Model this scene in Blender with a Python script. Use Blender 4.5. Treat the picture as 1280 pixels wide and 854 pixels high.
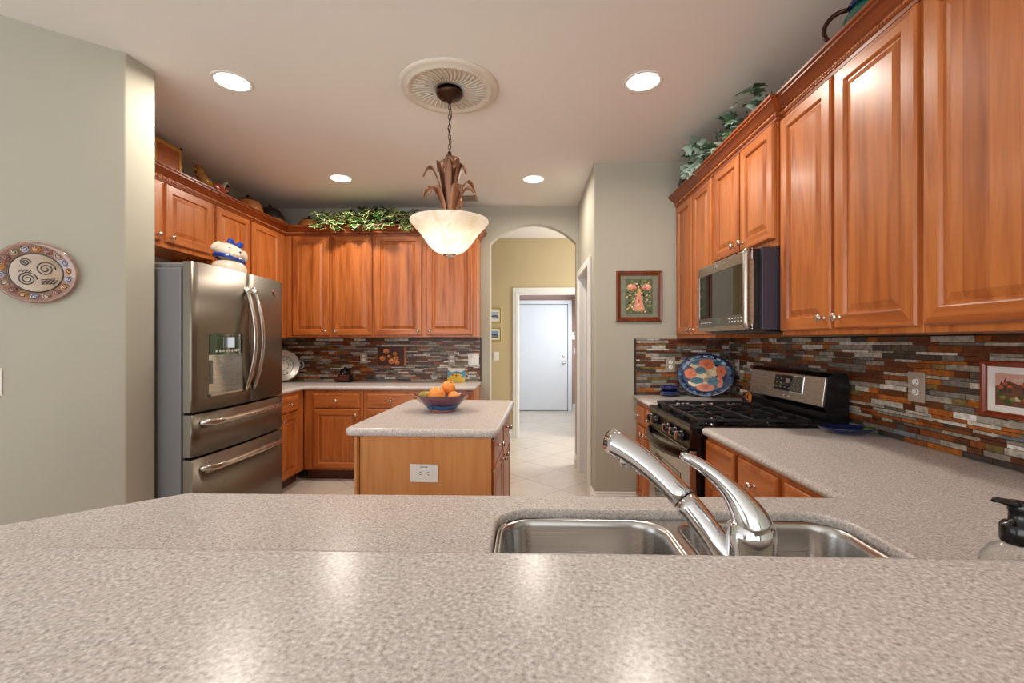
import bpy, bmesh, math, random
from mathutils import Vector, Matrix
for o in list(bpy.data.objects):
    bpy.data.objects.remove(o)
S = bpy.context.scene
COL = S.collection
random.seed(7)
PI = math.pi

# ------------------------------------------------------------------ camera, world, light, exposure
cam_d = bpy.data.cameras.new('camera')
cam_d.sensor_width = 36.0
cam_d.lens = 569.0 / 1280.0 * 36.0
cam_d.clip_start = 0.02
cam = bpy.data.objects.new('camera', cam_d)
COL.objects.link(cam)
cam.location = (0, 0, 1.344)
cam.rotation_euler = (PI / 2, 0, math.atan(18 / 569))
S.camera = cam
S.view_settings.view_transform = 'Standard'
S.view_settings.look = 'None'
S.view_settings.gamma = 1.0
S.view_settings.exposure = 0.47
S.view_settings.use_curve_mapping = False

W = bpy.data.worlds.new('world')
S.world = W
W.use_nodes = True
W.node_tree.nodes['Background'].inputs[0].default_value = (0.95, 0.97, 1.0, 1)
W.node_tree.nodes['Background'].inputs[1].default_value = 1.5


def area(name, loc, target, sx, sy, power, color, spread=180):
    d = bpy.data.lights.new(name, 'AREA')
    d.shape = 'RECTANGLE'
    d.size = sx
    d.size_y = sy
    d.energy = power
    d.color = color
    d.spread = math.radians(spread)
    o = bpy.data.objects.new(name, d)
    COL.objects.link(o)
    o.location = loc
    o.rotation_euler = (Vector(target) - Vector(loc)).to_track_quat('-Z', 'Y').to_euler()
    return o


area('rear_window_fill', (-1.2, -2.9, 1.55), (-0.8, 4.0, 1.5), 4.6, 2.3, 60, (0.95, 0.97, 1.0))  # area light added at the unseen rear window for even brightness
area('side_fill', (-4.6, -0.6, 1.5), (1.2, 2.0, 1.4), 2.6, 2.2, 8, (0.9, 0.96, 1.0))  # fill light added on the left, no known window there
area('hall_fill', (1.9, 5.68, 1.5), (-0.3, 5.7, 1.0), 1.1, 1.9, 38, (1.0, 0.98, 0.96))  # hidden area light added to brighten the hall
area('entry_fill', (1.22, 7.7, 1.4), (0.0, 7.7, 0.9), 1.6, 2.0, 30, (0.94, 0.97, 1.0))  # hidden area light added to brighten the entry and its door
CAN_POWER = 11
CAN_COLOR = (1.0, 0.90, 0.78)

# ------------------------------------------------------------------ materials


def lin(c):
    r = []
    for v in c:
        v /= 255.0
        r.append(v / 12.92 if v <= 0.04045 else ((v + 0.055) / 1.055) ** 2.4)
    return (r[0], r[1], r[2], 1.0)


def newmat(name):
    m = bpy.data.materials.new(name)
    m.use_nodes = True
    nt = m.node_tree
    b = nt.nodes['Principled BSDF']
    return m, nt, b


def plain(name, c, rough=0.5, metal=0.0, bump=0.0, bscale=200, emit=None, estr=0, spec=0.5, coat=0, var=0.0, vscale=8):
    m, nt, b = newmat(name)
    b.inputs['Base Color'].default_value = lin(c)
    b.inputs['Roughness'].default_value = rough
    b.inputs['Metallic'].default_value = metal
    b.inputs['Specular IOR Level'].default_value = spec
    b.inputs['Coat Weight'].default_value = coat
    N, L = nt.nodes, nt.links
    tc = N.new('ShaderNodeTexCoord')
    nz = N.new('ShaderNodeTexNoise')
    nz.inputs['Scale'].default_value = bscale
    L.new(tc.outputs['Object'], nz.inputs['Vector'])
    if bump:
        bp = N.new('ShaderNodeBump')
        bp.inputs['Strength'].default_value = bump
        bp.inputs['Distance'].default_value = 0.002
        L.new(nz.outputs['Fac'], bp.inputs['Height'])
        L.new(bp.outputs['Normal'], b.inputs['Normal'])
    v2 = N.new('ShaderNodeTexNoise')
    v2.inputs['Scale'].default_value = vscale
    L.new(tc.outputs['Object'], v2.inputs['Vector'])
    hs = N.new('ShaderNodeHueSaturation')
    hs.inputs['Color'].default_value = lin(c)
    mr = N.new('ShaderNodeMapRange')
    mr.inputs['To Min'].default_value = 1 - var
    mr.inputs['To Max'].default_value = 1 + var
    L.new(v2.outputs['Fac'], mr.inputs['Value'])
    L.new(mr.outputs['Result'], hs.inputs['Value'])
    L.new(hs.outputs['Color'], b.inputs['Base Color'])
    if emit:
        b.inputs['Emission Color'].default_value = lin(emit)
        b.inputs['Emission Strength'].default_value = estr
    return m


def ramp(nt, stops, interp='LINEAR'):
    r = nt.nodes.new('ShaderNodeValToRGB')
    r.color_ramp.interpolation = interp
    e = r.color_ramp.elements
    while len(e) < len(stops):
        e.new(0.5)
    for i, (p, c) in enumerate(stops):
        e[i].position = p
        e[i].color = lin(c)
    return r


def wood(name, stops, horiz=False, rough=0.36, plank=0.075):
    m, nt, b = newmat(name)
    N, L = nt.nodes, nt.links
    tc = N.new('ShaderNodeTexCoord')
    oi = N.new('ShaderNodeObjectInfo')
    add = N.new('ShaderNodeVectorMath')
    add.operation = 'ADD'
    L.new(tc.outputs['Object'], add.inputs[0])
    mul = N.new('ShaderNodeMath')
    mul.operation = 'MULTIPLY'
    mul.inputs[1].default_value = 7.3
    L.new(oi.outputs['Random'], mul.inputs[0])
    L.new(mul.outputs[0], add.inputs[1])
    mp = N.new('ShaderNodeMapping')
    mp.inputs['Scale'].default_value = (1.2, 14, 14) if horiz else (14, 14, 1.2)
    L.new(add.outputs[0], mp.inputs['Vector'])
    nz = N.new('ShaderNodeTexNoise')
    nz.inputs['Scale'].default_value = 1.6
    nz.inputs['Detail'].default_value = 5
    nz.inputs['Distortion'].default_value = 0.5
    L.new(mp.outputs['Vector'], nz.inputs['Vector'])
    # glued-up boards of slightly different tone
    sx = N.new('ShaderNodeSeparateXYZ')
    L.new(add.outputs[0], sx.inputs[0])
    dv = N.new('ShaderNodeMath')
    dv.operation = 'DIVIDE'
    dv.inputs[1].default_value = plank
    L.new(sx.outputs['Z' if horiz else 'X'], dv.inputs[0])
    fl = N.new('ShaderNodeMath')
    fl.operation = 'FLOOR'
    L.new(dv.outputs[0], fl.inputs[0])
    wn = N.new('ShaderNodeTexWhiteNoise')
    wn.noise_dimensions = '1D'
    L.new(fl.outputs[0], wn.inputs['W'])
    ma = N.new('ShaderNodeMath')
    ma.operation = 'MULTIPLY_ADD'
    ma.inputs[1].default_value = 0.32
    L.new(wn.outputs['Value'], ma.inputs[0])
    L.new(nz.outputs['Fac'], ma.inputs[2])
    rp = ramp(nt, stops)
    L.new(ma.outputs[0], rp.inputs['Fac'])
    L.new(rp.outputs['Color'], b.inputs['Base Color'])
    b.inputs['Roughness'].default_value = rough
    b.inputs['Coat Weight'].default_value = 0.1
    b.inputs['Coat Roughness'].default_value = 0.2
    return m


CHERRY = [(0.22, (118, 53, 16)), (0.48, (163, 87, 35)), (0.74, (192, 113, 55)), (1.0, (150, 73, 26))]
M_WOOD = wood('cherry_wood', CHERRY)
M_WOODH = wood('cherry_wood_rail', CHERRY, horiz=True)
M_OAK = wood('island_panel_wood', [(0.25, (172, 106, 56)), (0.55, (206, 140, 82)), (0.95, (220, 160, 100))], rough=0.35, plank=0.2)
M_CROWN = wood('crown_wood', [(0.25, (92, 36, 10)), (0.55, (132, 60, 20)), (0.9, (152, 76, 32))], horiz=True)
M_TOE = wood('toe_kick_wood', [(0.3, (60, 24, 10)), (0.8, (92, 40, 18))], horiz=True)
M_WALL = plain('sage_wall_paint', (180, 177, 162), 0.75, bump=0.12, bscale=160, var=0.015)
M_HALL = plain('olive_wall_paint', (198, 180, 142), 0.75, bump=0.12, bscale=160, var=0.015)
M_MAUVE = plain('mauve_wall_paint', (176, 146, 138), 0.75, bump=0.1, bscale=160)
M_CEIL = plain('ceiling_paint', (234, 231, 226), 0.85, bump=0.2, bscale=120)
M_WHITE = plain('white_trim_paint', (232, 230, 226), 0.4)
M_DOORW = plain('white_door_paint', (226, 232, 238), 0.4)
M_PLATE = plain('white_plastic', (236, 236, 232), 0.35)
M_ALM = plain('grey_beige_plastic', (168, 156, 142), 0.4)
M_SLOT = plain('outlet_slot', (40, 38, 36), 0.6)
M_NICKEL = plain('satin_nickel', (214, 206, 196), 0.22, 1.0)
M_CHROME = plain('chrome', (226, 228, 232), 0.04, 1.0)
M_BLACK = plain('black_enamel', (14, 14, 16), 0.18)
M_IRON = plain('cast_iron', (22, 22, 26), 0.42, bump=0.3, bscale=300)
M_DKGLASS = plain('dark_glass', (16, 14, 12), 0.03, spec=0.9, coat=0.5)
M_GREYMET = plain('dark_grey_case', (66, 62, 74), 0.4, 0.3)
M_BRONZE = plain('bronze_metal', (70, 44, 30), 0.35, 0.7, var=0.2)
M_LEAFBR = plain('antique_copper', (134, 92, 68), 0.42, 0.5, var=0.3, vscale=14)
M_PLASTER = plain('medallion_plaster', (222, 214, 200), 0.7)
M_LENS = plain('lamp_lens', (255, 250, 240), 0.5, emit=(255, 246, 232), estr=3.0)
M_EDGE = plain('dark_edge_trim', (52, 40, 32), 0.4)
M_GROUT = plain('grout', (62, 48, 36), 0.9)


def steel(name, c, rough, horiz=True):
    m, nt, b = newmat(name)
    N, L = nt.nodes, nt.links
    tc = N.new('ShaderNodeTexCoord')
    mp = N.new('ShaderNodeMapping')
    mp.inputs['Scale'].default_value = (2, 300, 300) if horiz else (300, 300, 2)
    L.new(tc.outputs['Object'], mp.inputs['Vector'])
    nz = N.new('ShaderNodeTexNoise')
    nz.inputs['Scale'].default_value = 2.0
    L.new(mp.outputs['Vector'], nz.inputs['Vector'])
    mr = N.new('ShaderNodeMapRange')
    mr.inputs['To Min'].default_value = rough - 0.06
    mr.inputs['To Max'].default_value = rough + 0.06
    L.new(nz.outputs['Fac'], mr.inputs['Value'])
    L.new(mr.outputs['Result'], b.inputs['Roughness'])
    bp = N.new('ShaderNodeBump')
    bp.inputs['Strength'].default_value = 0.02
    bp.inputs['Distance'].default_value = 0.001
    L.new(nz.outputs['Fac'], bp.inputs['Height'])
    L.new(bp.outputs['Normal'], b.inputs['Normal'])
    b.inputs['Base Color'].default_value = lin(c)
    b.inputs['Metallic'].default_value = 1.0
    return m


M_STEEL = steel('brushed_steel', (186, 180, 172), 0.28)
M_SINK = steel('sink_steel', (190, 188, 186), 0.25)
M_STEELD = steel('fridge_steel', (122, 114, 103), 0.40)
M_SIDE = plain('fridge_side_paint', (126, 124, 126), 0.5, 0.2)


def counter_mat():
    m, nt, b = newmat('speckled_stone')
    N, L = nt.nodes, nt.links
    tc = N.new('ShaderNodeTexCoord')
    n1 = N.new('ShaderNodeTexNoise')
    n1.inputs['Scale'].default_value = 200
    n1.inputs['Detail'].default_value = 3
    n1.inputs['Roughness'].default_value = 0.6
    L.new(tc.outputs['Object'], n1.inputs['Vector'])
    r1 = ramp(nt, [(0.33, (130, 123, 118)), (0.44, (190, 182, 177)), (0.55, (213, 206, 202)), (0.66, (246, 242, 240))])
    L.new(n1.outputs['Fac'], r1.inputs['Fac'])
    n2 = N.new('ShaderNodeTexVoronoi')
    n2.inputs['Scale'].default_value = 170
    L.new(tc.outputs['Object'], n2.inputs['Vector'])
    r2 = ramp(nt, [(0.0, (171, 161, 155)), (0.5, (223, 216, 212)), (1.0, (188, 179, 173))])
    L.new(n2.outputs['Color'], r2.inputs['Fac'])
    mx = N.new('ShaderNodeMixRGB')
    mx.inputs['Fac'].default_value = 0.4
    L.new(r1.outputs['Color'], mx.inputs['Color1'])
    L.new(r2.outputs['Color'], mx.inputs['Color2'])
    L.new(mx.outputs['Color'], b.inputs['Base Color'])
    b.inputs['Roughness'].default_value = 0.24
    b.inputs['Specular IOR Level'].default_value = 0.22
    return m


M_STONE = counter_mat()


def floor_mat():
    m, nt, b = newmat('diagonal_floor_tile')
    N, L = nt.nodes, nt.links
    tc = N.new('ShaderNodeTexCoord')
    mp = N.new('ShaderNodeMapping')
    mp.inputs['Rotation'].default_value = (0, 0, PI / 4)
    L.new(tc.outputs['Object'], mp.inputs['Vector'])
    br = N.new('ShaderNodeTexBrick')
    br.offset = 0
    br.inputs['Scale'].default_value = 1.0
    br.inputs['Brick Width'].default_value = 0.45
    br.inputs['Row Height'].default_value = 0.45
    br.inputs['Mortar Size'].default_value = 0.005
    br.inputs['Color1'].default_value = lin((206, 196, 184))
    br.inputs['Color2'].default_value = lin((214, 206, 196))
    br.inputs['Mortar'].default_value = lin((176, 164, 150))
    L.new(mp.outputs['Vector'], br.inputs['Vector'])
    nz = N.new('ShaderNodeTexNoise')
    nz.inputs['Scale'].default_value = 6
    nz.inputs['Detail'].default_value = 6
    L.new(tc.outputs['Object'], nz.inputs['Vector'])
    mx = N.new('ShaderNodeMixRGB')
    mx.blend_type = 'MULTIPLY'
    mx.inputs['Fac'].default_value = 0.35
    rp = ramp(nt, [(0.3, (226, 216, 204)), (0.7, (255, 255, 255))])
    L.new(nz.outputs['Fac'], rp.inputs['Fac'])
    L.new(br.outputs['Color'], mx.inputs['Color1'])
    L.new(rp.outputs['Color'], mx.inputs['Color2'])
    L.new(mx.outputs['Color'], b.inputs['Base Color'])
    b.inputs['Roughness'].default_value = 0.3
    return m


M_FLOOR = floor_mat()


def attr_mat():
    m, nt, b = newmat('slate_mosaic')
    N, L = nt.nodes, nt.links
    at = N.new('ShaderNodeAttribute')
    at.attribute_name = 'col'
    tc = N.new('ShaderNodeTexCoord')
    nz = N.new('ShaderNodeTexNoise')
    nz.inputs['Scale'].default_value = 60
    nz.inputs['Detail'].default_value = 5
    L.new(tc.outputs['Object'], nz.inputs['Vector'])
    hs = N.new('ShaderNodeHueSaturation')
    mr = N.new('ShaderNodeMapRange')
    mr.inputs['From Min'].default_value = 0.3
    mr.inputs['From Max'].default_value = 0.7
    mr.inputs['To Min'].default_value = 0.6
    mr.inputs['To Max'].default_value = 1.35
    L.new(nz.outputs['Fac'], mr.inputs['Value'])
    L.new(mr.outputs['Result'], hs.inputs['Value'])
    L.new(at.outputs['Color'], hs.inputs['Color'])
    L.new(hs.outputs['Color'], b.inputs['Base Color'])
    bp = N.new('ShaderNodeBump')
    bp.inputs['Strength'].default_value = 0.25
    bp.inputs['Distance'].default_value = 0.002
    L.new(nz.outputs['Fac'], bp.inputs['Height'])
    L.new(bp.outputs['Normal'], b.inputs['Normal'])
    b.inputs['Roughness'].default_value = 0.38
    return m


M_MOSAIC = attr_mat()

# ------------------------------------------------------------------ mesh helpers


class MB:
    def __init__(self):
        self.bm = bmesh.new()
        self.mi = 0
        self.M = Matrix.Identity(4)
        self.smooth = False
        self.col = None
        self.cl = self.bm.verts.layers.float_color.new('col') if False else None

    def v(self, p):
        return self.bm.verts.new(self.M @ Vector(p))

    def f(self, vs, smooth=None):
        try:
            fc = self.bm.faces.new(vs)
        except ValueError:
            return None
        fc.material_index = self.mi
        fc.smooth = self.smooth if smooth is None else smooth
        return fc

    def box(self, x0, x1, y0, y1, z0, z1, bev=0.0, seg=2):
        vs = [self.v((x, y, z)) for x in (x0, x1) for y in (y0, y1) for z in (z0, z1)]
        fs = [self.f([vs[i] for i in q]) for q in ((0, 1, 3, 2), (4, 6, 7, 5), (0, 4, 5, 1), (2, 3, 7, 6), (0, 2, 6, 4), (1, 5, 7, 3))]
        if bev:
            es = list({e for f in fs for e in f.edges})
            r = bmesh.ops.bevel(self.bm, geom=es, offset=bev, segments=seg, affect='EDGES', profile=0.5)
            for f in r['faces']:
                f.material_index = self.mi
        return self

    def rings(self, rings, closed=True, cap0=True, cap1=True, smooth=True, loop=False):
        R = [[self.v(p) for p in r] for r in rings]
        n = len(R[0])
        rr = R + ([R[0]] if loop else [])
        for a, b in zip(rr[:-1], rr[1:]):
            for i in range(n if closed else n - 1):
                j = (i + 1) % n
                self.f([a[i], a[j], b[j], b[i]], smooth)
        if not loop:
            if cap0:
                self.f(list(reversed(R[0])), False)
            if cap1:
                self.f(R[-1], False)
        return R

    def tube(self, pts, r, n=10, caps=True, closed=False, squash=1.0, up=None):
        pts = [Vector(p) for p in pts]
        k = len(pts)
        rad = r if isinstance(r, (list, tuple)) else [r] * k
        rings = []
        prev = None
        for i, p in enumerate(pts):
            if closed:
                t = pts[(i + 1) % k] - pts[i - 1]
            else:
                t = pts[min(i + 1, k - 1)] - pts[max(i - 1, 0)]
            t.normalize()
            if prev is None:
                u0 = Vector(up) if up else (Vector((0, 0, 1)) if abs(t.z) < 0.9 else Vector((1, 0, 0)))
                u = (u0 - t * u0.dot(t)).normalized()
            else:
                u = (prev - t * prev.dot(t)).normalized()
            prev = u
            w = t.cross(u)
            rings.append([p + (u * math.cos(2 * PI * a / n) * squash + w * math.sin(2 * PI * a / n)) * rad[i] for a in range(n)])
        self.rings(rings, loop=closed, cap0=caps, cap1=caps)
        return self

    def lathe(self, prof, c=(0, 0, 0), axis='Z', n=28, caps=True, smooth=True, fn=None):
        rings = []
        for (r, h) in prof:
            ring = []
            for a in range(n):
                t = 2 * PI * a / n
                rr = r * (fn(t, r, h) if fn else 1)
                x, y = rr * math.cos(t), rr * math.sin(t)
                if axis == 'Z':
                    p = (c[0] + x, c[1] + y, c[2] + h)
                elif axis == 'Y':      # axis points to -y (towards the front)
                    p = (c[0] + x, c[1] - h, c[2] + y)
                else:
                    p = (c[0] + h, c[1] + x, c[2] + y)
                ring.append(p)
            rings.append(ring)
        self.rings(rings, cap0=caps, cap1=caps, smooth=smooth)
        return self

    def ball(self, c, r, sc=(1, 1, 1), n=16, rot=None):
        m = Matrix.Translation(Vector(c))
        if rot is not None:
            m = m @ rot.to_4x4()
        m = self.M @ m @ Matrix.Diagonal((r * sc[0], r * sc[1], r * sc[2], 1))
        g = bmesh.ops.create_uvsphere(self.bm, u_segments=n, v_segments=max(6, n * 2 // 3), radius=1, matrix=m)
        for f in {f for v in g['verts'] for f in v.link_faces}:
            f.smooth = True
            f.material_index = self.mi
        return self

    def prism(self, poly, z0, z1, axis='Z', smooth=False):
        def pt(a, b, h):
            return {'Z': (a, b, h), 'Y': (a, h, b), 'X': (h, a, b)}[axis]
        self.rings([[pt(a, b, z0) for a, b in poly], [pt(a, b, z1) for a, b in poly]], smooth=smooth)
        return self

    def sweep(self, path, prof, closed=False):
        """path: plan points (x,y); prof: (out,z); out = to the right of travel; mitred."""
        P = [Vector((p[0], p[1])) for p in path]
        n = len(P)
        rings = []
        for i in range(n):
            d0 = (P[i] - P[i - 1]).normalized() if (i > 0 or closed) else None
            d1 = (P[(i + 1) % n] - P[i]).normalized() if (i < n - 1 or closed) else None
            d0 = d0 or d1
            d1 = d1 or d0
            n0, n1 = Vector((d0.y, -d0.x)), Vector((d1.y, -d1.x))
            b = (n0 + n1)
            b = b / max(0.2, b.dot(n0))
            rings.append([(P[i].x + b.x * o, P[i].y + b.y * o, z) for o, z in prof])
        self.rings(rings, smooth=False, loop=closed)
        return self

    def build(self, name, mats, parent=None, recalc=True, shade=None):
        if recalc:
            bmesh.ops.recalc_face_normals(self.bm, faces=self.bm.faces[:])
        me = bpy.data.meshes.new(name)
        self.bm.to_mesh(me)
        self.bm.free()
        for m in (mats if isinstance(mats, (list, tuple)) else [mats]):
            me.materials.append(m)
        o = bpy.data.objects.new(name, me)
        COL.objects.link(o)
        if parent:
            o.parent = parent
        return o


def tag(o, label=None, cat=None, group=None, kind=None):
    if label:
        o['label'] = label
    if cat:
        o['category'] = cat
    if group:
        o['group'] = group
    if kind:
        o['kind'] = kind
    return o


def thing(name, label, cat, loc=(0, 0, 0), rz=0, group=None):
    o = bpy.data.objects.new(name, None)
    o.empty_display_size = 0.05
    COL.objects.link(o)
    o.location = loc
    o.rotation_euler = (0, 0, math.radians(rz))
    return tag(o, label, cat, group)


def struct(name, mb, mat, parent=None):
    o = mb.build(name, mat, parent)
    if not parent:
        o['kind'] = 'structure'
    return o


def offset_poly(poly, d):
    """inward offset for a counter-clockwise polygon"""
    n = len(poly)
    out = []
    for i in range(n):
        p0, p, p1 = Vector(poly[i - 1]), Vector(poly[i]), Vector(poly[(i + 1) % n])
        a, b = (p - p0).normalized(), (p1 - p).normalized()
        n0, n1 = Vector((-a.y, a.x)), Vector((-b.y, b.x))
        s = n0 + n1
        s = s / max(0.3, s.dot(n0))
        out.append((p.x + s.x * d, p.y + s.y * d))
    return out


def round_poly(poly, radii, seg=5):
    n = len(poly)
    out = []
    for i in range(n):
        r = radii[i] if isinstance(radii, (list, tuple)) else radii
        p0, p, p1 = Vector(poly[i - 1]), Vector(poly[i]), Vector(poly[(i + 1) % n])
        if r <= 0:
            out.append((p.x, p.y))
            continue
        a, b = (p0 - p).normalized(), (p1 - p).normalized()
        ang = a.angle(b)
        t = r / math.tan(ang / 2)
        c = p + (a + b).normalized() * (r / math.sin(ang / 2))
        s, e = p + a * t, p + b * t
        a0 = math.atan2(s.y - c.y, s.x - c.x)
        a1 = math.atan2(e.y - c.y, e.x - c.x)
        da = (a1 - a0 + PI) % (2 * PI) - PI
        for k in range(seg + 1):
            q = a0 + da * k / seg
            out.append((c.x + r * math.cos(q), c.y + r * math.sin(q)))
    return out


def slab(mb, poly, z0, z1, r=0.012, holes=(), seg=4):
    """stone slab with rounded top and bottom edges, optional holes (ccw)"""
    rings = []
    h = (z1 - z0) / 2
    r = min(r, h)
    for k in range(seg + 1):
        a = PI / 2 * k / seg
        rings.append((offset_poly(poly, r * (1 - math.sin(a))), z0 + r * (1 - math.cos(a))))
    for k in range(seg + 1):
        a = PI / 2 * k / seg
        rings.append((offset_poly(poly, r * (1 - math.cos(a))), z1 - r * (1 - math.sin(a))))
    R = [[mb.v((x, y, z)) for x, y in pl] for pl, z in rings]
    n = len(poly)
    for a, b in zip(R[:-1], R[1:]):
        for i in range(n):
            j = (i + 1) % n
            mb.f([a[i], a[j], b[j], b[i]], True)

    def loop_edges(vs):
        es = []
        for i in range(len(vs)):
            e = mb.bm.edges.get((vs[i], vs[(i + 1) % len(vs)])) or mb.bm.edges.new((vs[i], vs[(i + 1) % len(vs)]))
            es.append(e)
        return es
    te, be = loop_edges(R[-1]), loop_edges(R[0])
    for hp in holes:
        rr = 0.008
        prof = [(offset_poly(hp, -0.0), z0)]
        prof = [(hp, z0), (hp, z1 - rr), (offset_poly(hp, -rr * 0.3), z1 - rr * 0.3), (offset_poly(hp, -rr), z1)]
        H = [[mb.v((x, y, z)) for x, y in pl] for pl, z in prof]
        m = len(hp)
        for a, b in zip(H[:-1], H[1:]):
            for i in range(m):
                j = (i + 1) % m
                mb.f([a[j], a[i], b[i], b[j]], True)
        te += loop_edges(H[-1])
        be += loop_edges(H[0])
    for es in (te, be):
        g = bmesh.ops.triangle_fill(mb.bm, use_beauty=True, use_dissolve=False, edges=es)
        for f in g['geom']:
            if isinstance(f, bmesh.types.BMFace):
                f.smooth = False
                f.material_index = mb.mi
    return mb


def rrect(x0, x1, y0, y1, r, seg=6):
    return round_poly([(x0, y0), (x1, y0), (x1, y1), (x0, y1)], r, seg)


def text_mesh(txt, size, name, mat, parent, M, depth=0.0008):
    cu = bpy.data.curves.new(name, 'FONT')
    cu.body = txt
    cu.size = size
    cu.extrude = depth
    cu.align_x = 'CENTER'
    cu.align_y = 'CENTER'
    t = bpy.data.objects.new(name + '_tmp', cu)
    COL.objects.link(t)
    dg = bpy.context.evaluated_depsgraph_get()
    me = bpy.data.meshes.new_from_object(t.evaluated_get(dg))
    bpy.data.objects.remove(t)
    me.name = name
    me.transform(M)
    me.materials.clear()
    me.materials.append(mat)
    o = bpy.data.objects.new(name, me)
    COL.objects.link(o)
    o.parent = parent
    return o


# ------------------------------------------------------------------ room shell
CZ = 2.79
mb = MB(); mb.box(-5.2, 3.2, -3.4, 9.1, -0.1, 0.0)
struct('floor', mb, M_FLOOR)
mb = MB(); mb.box(-5.2, 3.2, -3.4, 9.1, CZ, CZ + 0.1)
struct('ceiling', mb, M_CEIL)
mb = MB(); mb.prism(round_poly([(-2.006, 2.217), (-1.985, 2.385), (-2.90, 2.385), (-2.90, 1.62), (-3.55, 1.06), (-3.45, 0.98)], [0.018, 0.018, 0, 0, 0, 0], 4), 0, CZ)
struct('wall_left_angled', mb, M_WALL)
mb = MB(); mb.box(-2.89, -2.77, 2.385, 5.0, 0, CZ)
struct('wall_left', mb, M_WALL)
mb = MB(); mb.box(1.63, 1.75, -3.4, 3.82, 0, CZ)
struct('wall_right', mb, M_WALL)
# wall beside the pantry: front face, then the side with a doorway
mb = MB(); mb.prism(round_poly([(0.547, 3.703), (1.63, 3.703), (1.63, 3.823), (0.667, 3.823), (0.667, 3.93), (0.547, 3.93)], [0.018, 0, 0, 0, 0, 0], 5), 0, CZ)
struct('wall_pantry_front', mb, M_WALL)
mb = MB(); mb.box(0.547, 0.667, 3.93, 4.70, 2.03, CZ); mb.box(0.547, 0.667, 4.70, 4.88, 0, CZ)
struct('wall_pantry_side', mb, M_WALL)
mb = MB(); mb.box(1.63, 1.75, 3.823, 4.88, 0, CZ)
struct('wall_pantry_inside', mb, M_WALL)
# back wall with arched opening
ax0, ax1, spring, top = -0.385, 0.532, 2.40, 2.605
arc = []
ch = (ax1 - ax0) / 2
rise = top - spring
R_ = (ch * ch + rise * rise) / (2 * rise)
cx, cz = (ax0 + ax1) / 2, top - R_
for k in range(25):
    a = math.asin(ch / R_) * (1 - 2 * k / 24)
    arc.append((cx + R_ * math.sin(a), cz + R_ * math.cos(a)))   # from right to left
mb = MB()
mb.box(-2.89, ax0, 4.88, 5.0, 0, CZ)
mb.box(ax1, 1.75, 4.88, 5.0, 0, CZ)
for (xa, za), (xb, zb) in zip(arc[:-1], arc[1:]):
    for y, flip in ((4.88, 0), (5.0, 1)):
        mb.f([mb.v((xa, y, za)), mb.v((xa, y, CZ)), mb.v((xb, y, CZ)), mb.v((xb, y, zb))])
    mb.f([mb.v((xa, 4.88, za)), mb.v((xb, 4.88, zb)), mb.v((xb, 5.0, zb)), mb.v((xa, 5.0, za))], True)
mb.f([mb.v((ax0, 4.88, CZ)), mb.v((ax1, 4.88, CZ)), mb.v((ax1, 5.0, CZ)), mb.v((ax0, 5.0, CZ))])
bmesh.ops.remove_doubles(mb.bm, verts=mb.bm.verts[:], dist=1e-5)
struct('wall_back', mb, M_WALL)
# hall beyond
hx0, hx1, hz = -0.112, 0.82, 2.016
mb = MB(); mb.box(-2.3, hx0, 6.37, 6.47, 0, CZ); mb.box(hx1, 2.1, 6.37, 6.47, 0, CZ); mb.box(hx0, hx1, 6.37, 6.47, hz, CZ)
struct('wall_hall_far', mb, M_HALL)
mb = MB(); mb.box(-2.4, -2.3, 5.0, 6.47, 0, CZ)
struct('wall_hall_left', mb, M_HALL)
mb = MB(); mb.box(2.1, 2.2, 5.0, 6.47, 0, CZ)
struct('wall_hall_right', mb, M_HALL)
mb = MB(); mb.box(-0.31, 1.45, 8.87, 8.97, 0, CZ)
struct('wall_entry_far', mb, M_MAUVE)
mb = MB(); mb.box(-0.31, -0.21, 6.47, 8.87, 0, CZ)
struct('wall_entry_left', mb, M_DOORW)
mb = MB(); mb.box(1.35, 1.45, 6.47, 8.87, 0, CZ)
struct('wall_entry_right', mb, M_MAUVE)
# unseen room behind the viewer: walls with openings, added for contrast in metal reflections
mb = MB(); mb.box(-5.2, 3.2, -3.52, -3.4, 0, 0.15); mb.box(-5.2, 3.2, -3.52, -3.4, 2.45, CZ)
mb.box(-5.2, -3.9, -3.52, -3.4, 0.15, 2.45); mb.box(1.1, 3.2, -3.52, -3.4, 0.15, 2.45)
for x in (-2.3, -0.6):
    mb.box(x - 0.07, x + 0.07, -3.5, -3.42, 0.15, 2.45)
struct('wall_rear', mb, M_WALL)
mb = MB(); mb.box(-5.32, -5.2, -3.52, -2.4, 0, CZ); mb.box(-5.32, -5.2, 1.2, 9.1, 0, CZ); mb.box(-5.32, -5.2, -2.4, 1.2, 2.4, CZ)
struct('wall_far_left', mb, M_WALL)
# breakfast bar wall carrying the raised top
mb = MB(); mb.box(-1.85, 1.63, 0.43, 0.585, 0, 1.032)
struct('wall_breakfast_bar', mb, M_WALL)

# baseboards
BASE = [(0, 0), (0.016, 0), (0.016, 0.085), (0.012, 0.09), (0.012, 0.102), (0.007, 0.108), (0.007, 0.122), (0.002, 0.13), (0, 0.13)]
mb = MB(); mb.sweep([(0.547, 3.93), (0.547, 3.72), (0.562, 3.703), (0.90, 3.703)][::-1][::-1], [(o, z) for o, z in BASE])
# travel toward -Y then +X keeps the room on the right-hand side
struct('baseboard_pantry', mb, M_WHITE)
mb = MB(); mb.sweep([(-2.3, 6.37), (hx0 - 0.08, 6.37)], BASE)
struct('baseboard_hall', mb, M_WHITE)
mb = MB(); mb.sweep([(0.89, 8.87), (1.35, 8.87)], BASE)
struct('baseboard_entry', mb, M_WHITE)
mb = MB(); mb.sweep([(ax1, 4.98), (ax1, 4.88), (0.547, 4.88)], BASE)
struct('baseboard_arch', mb, M_WHITE)


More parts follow.
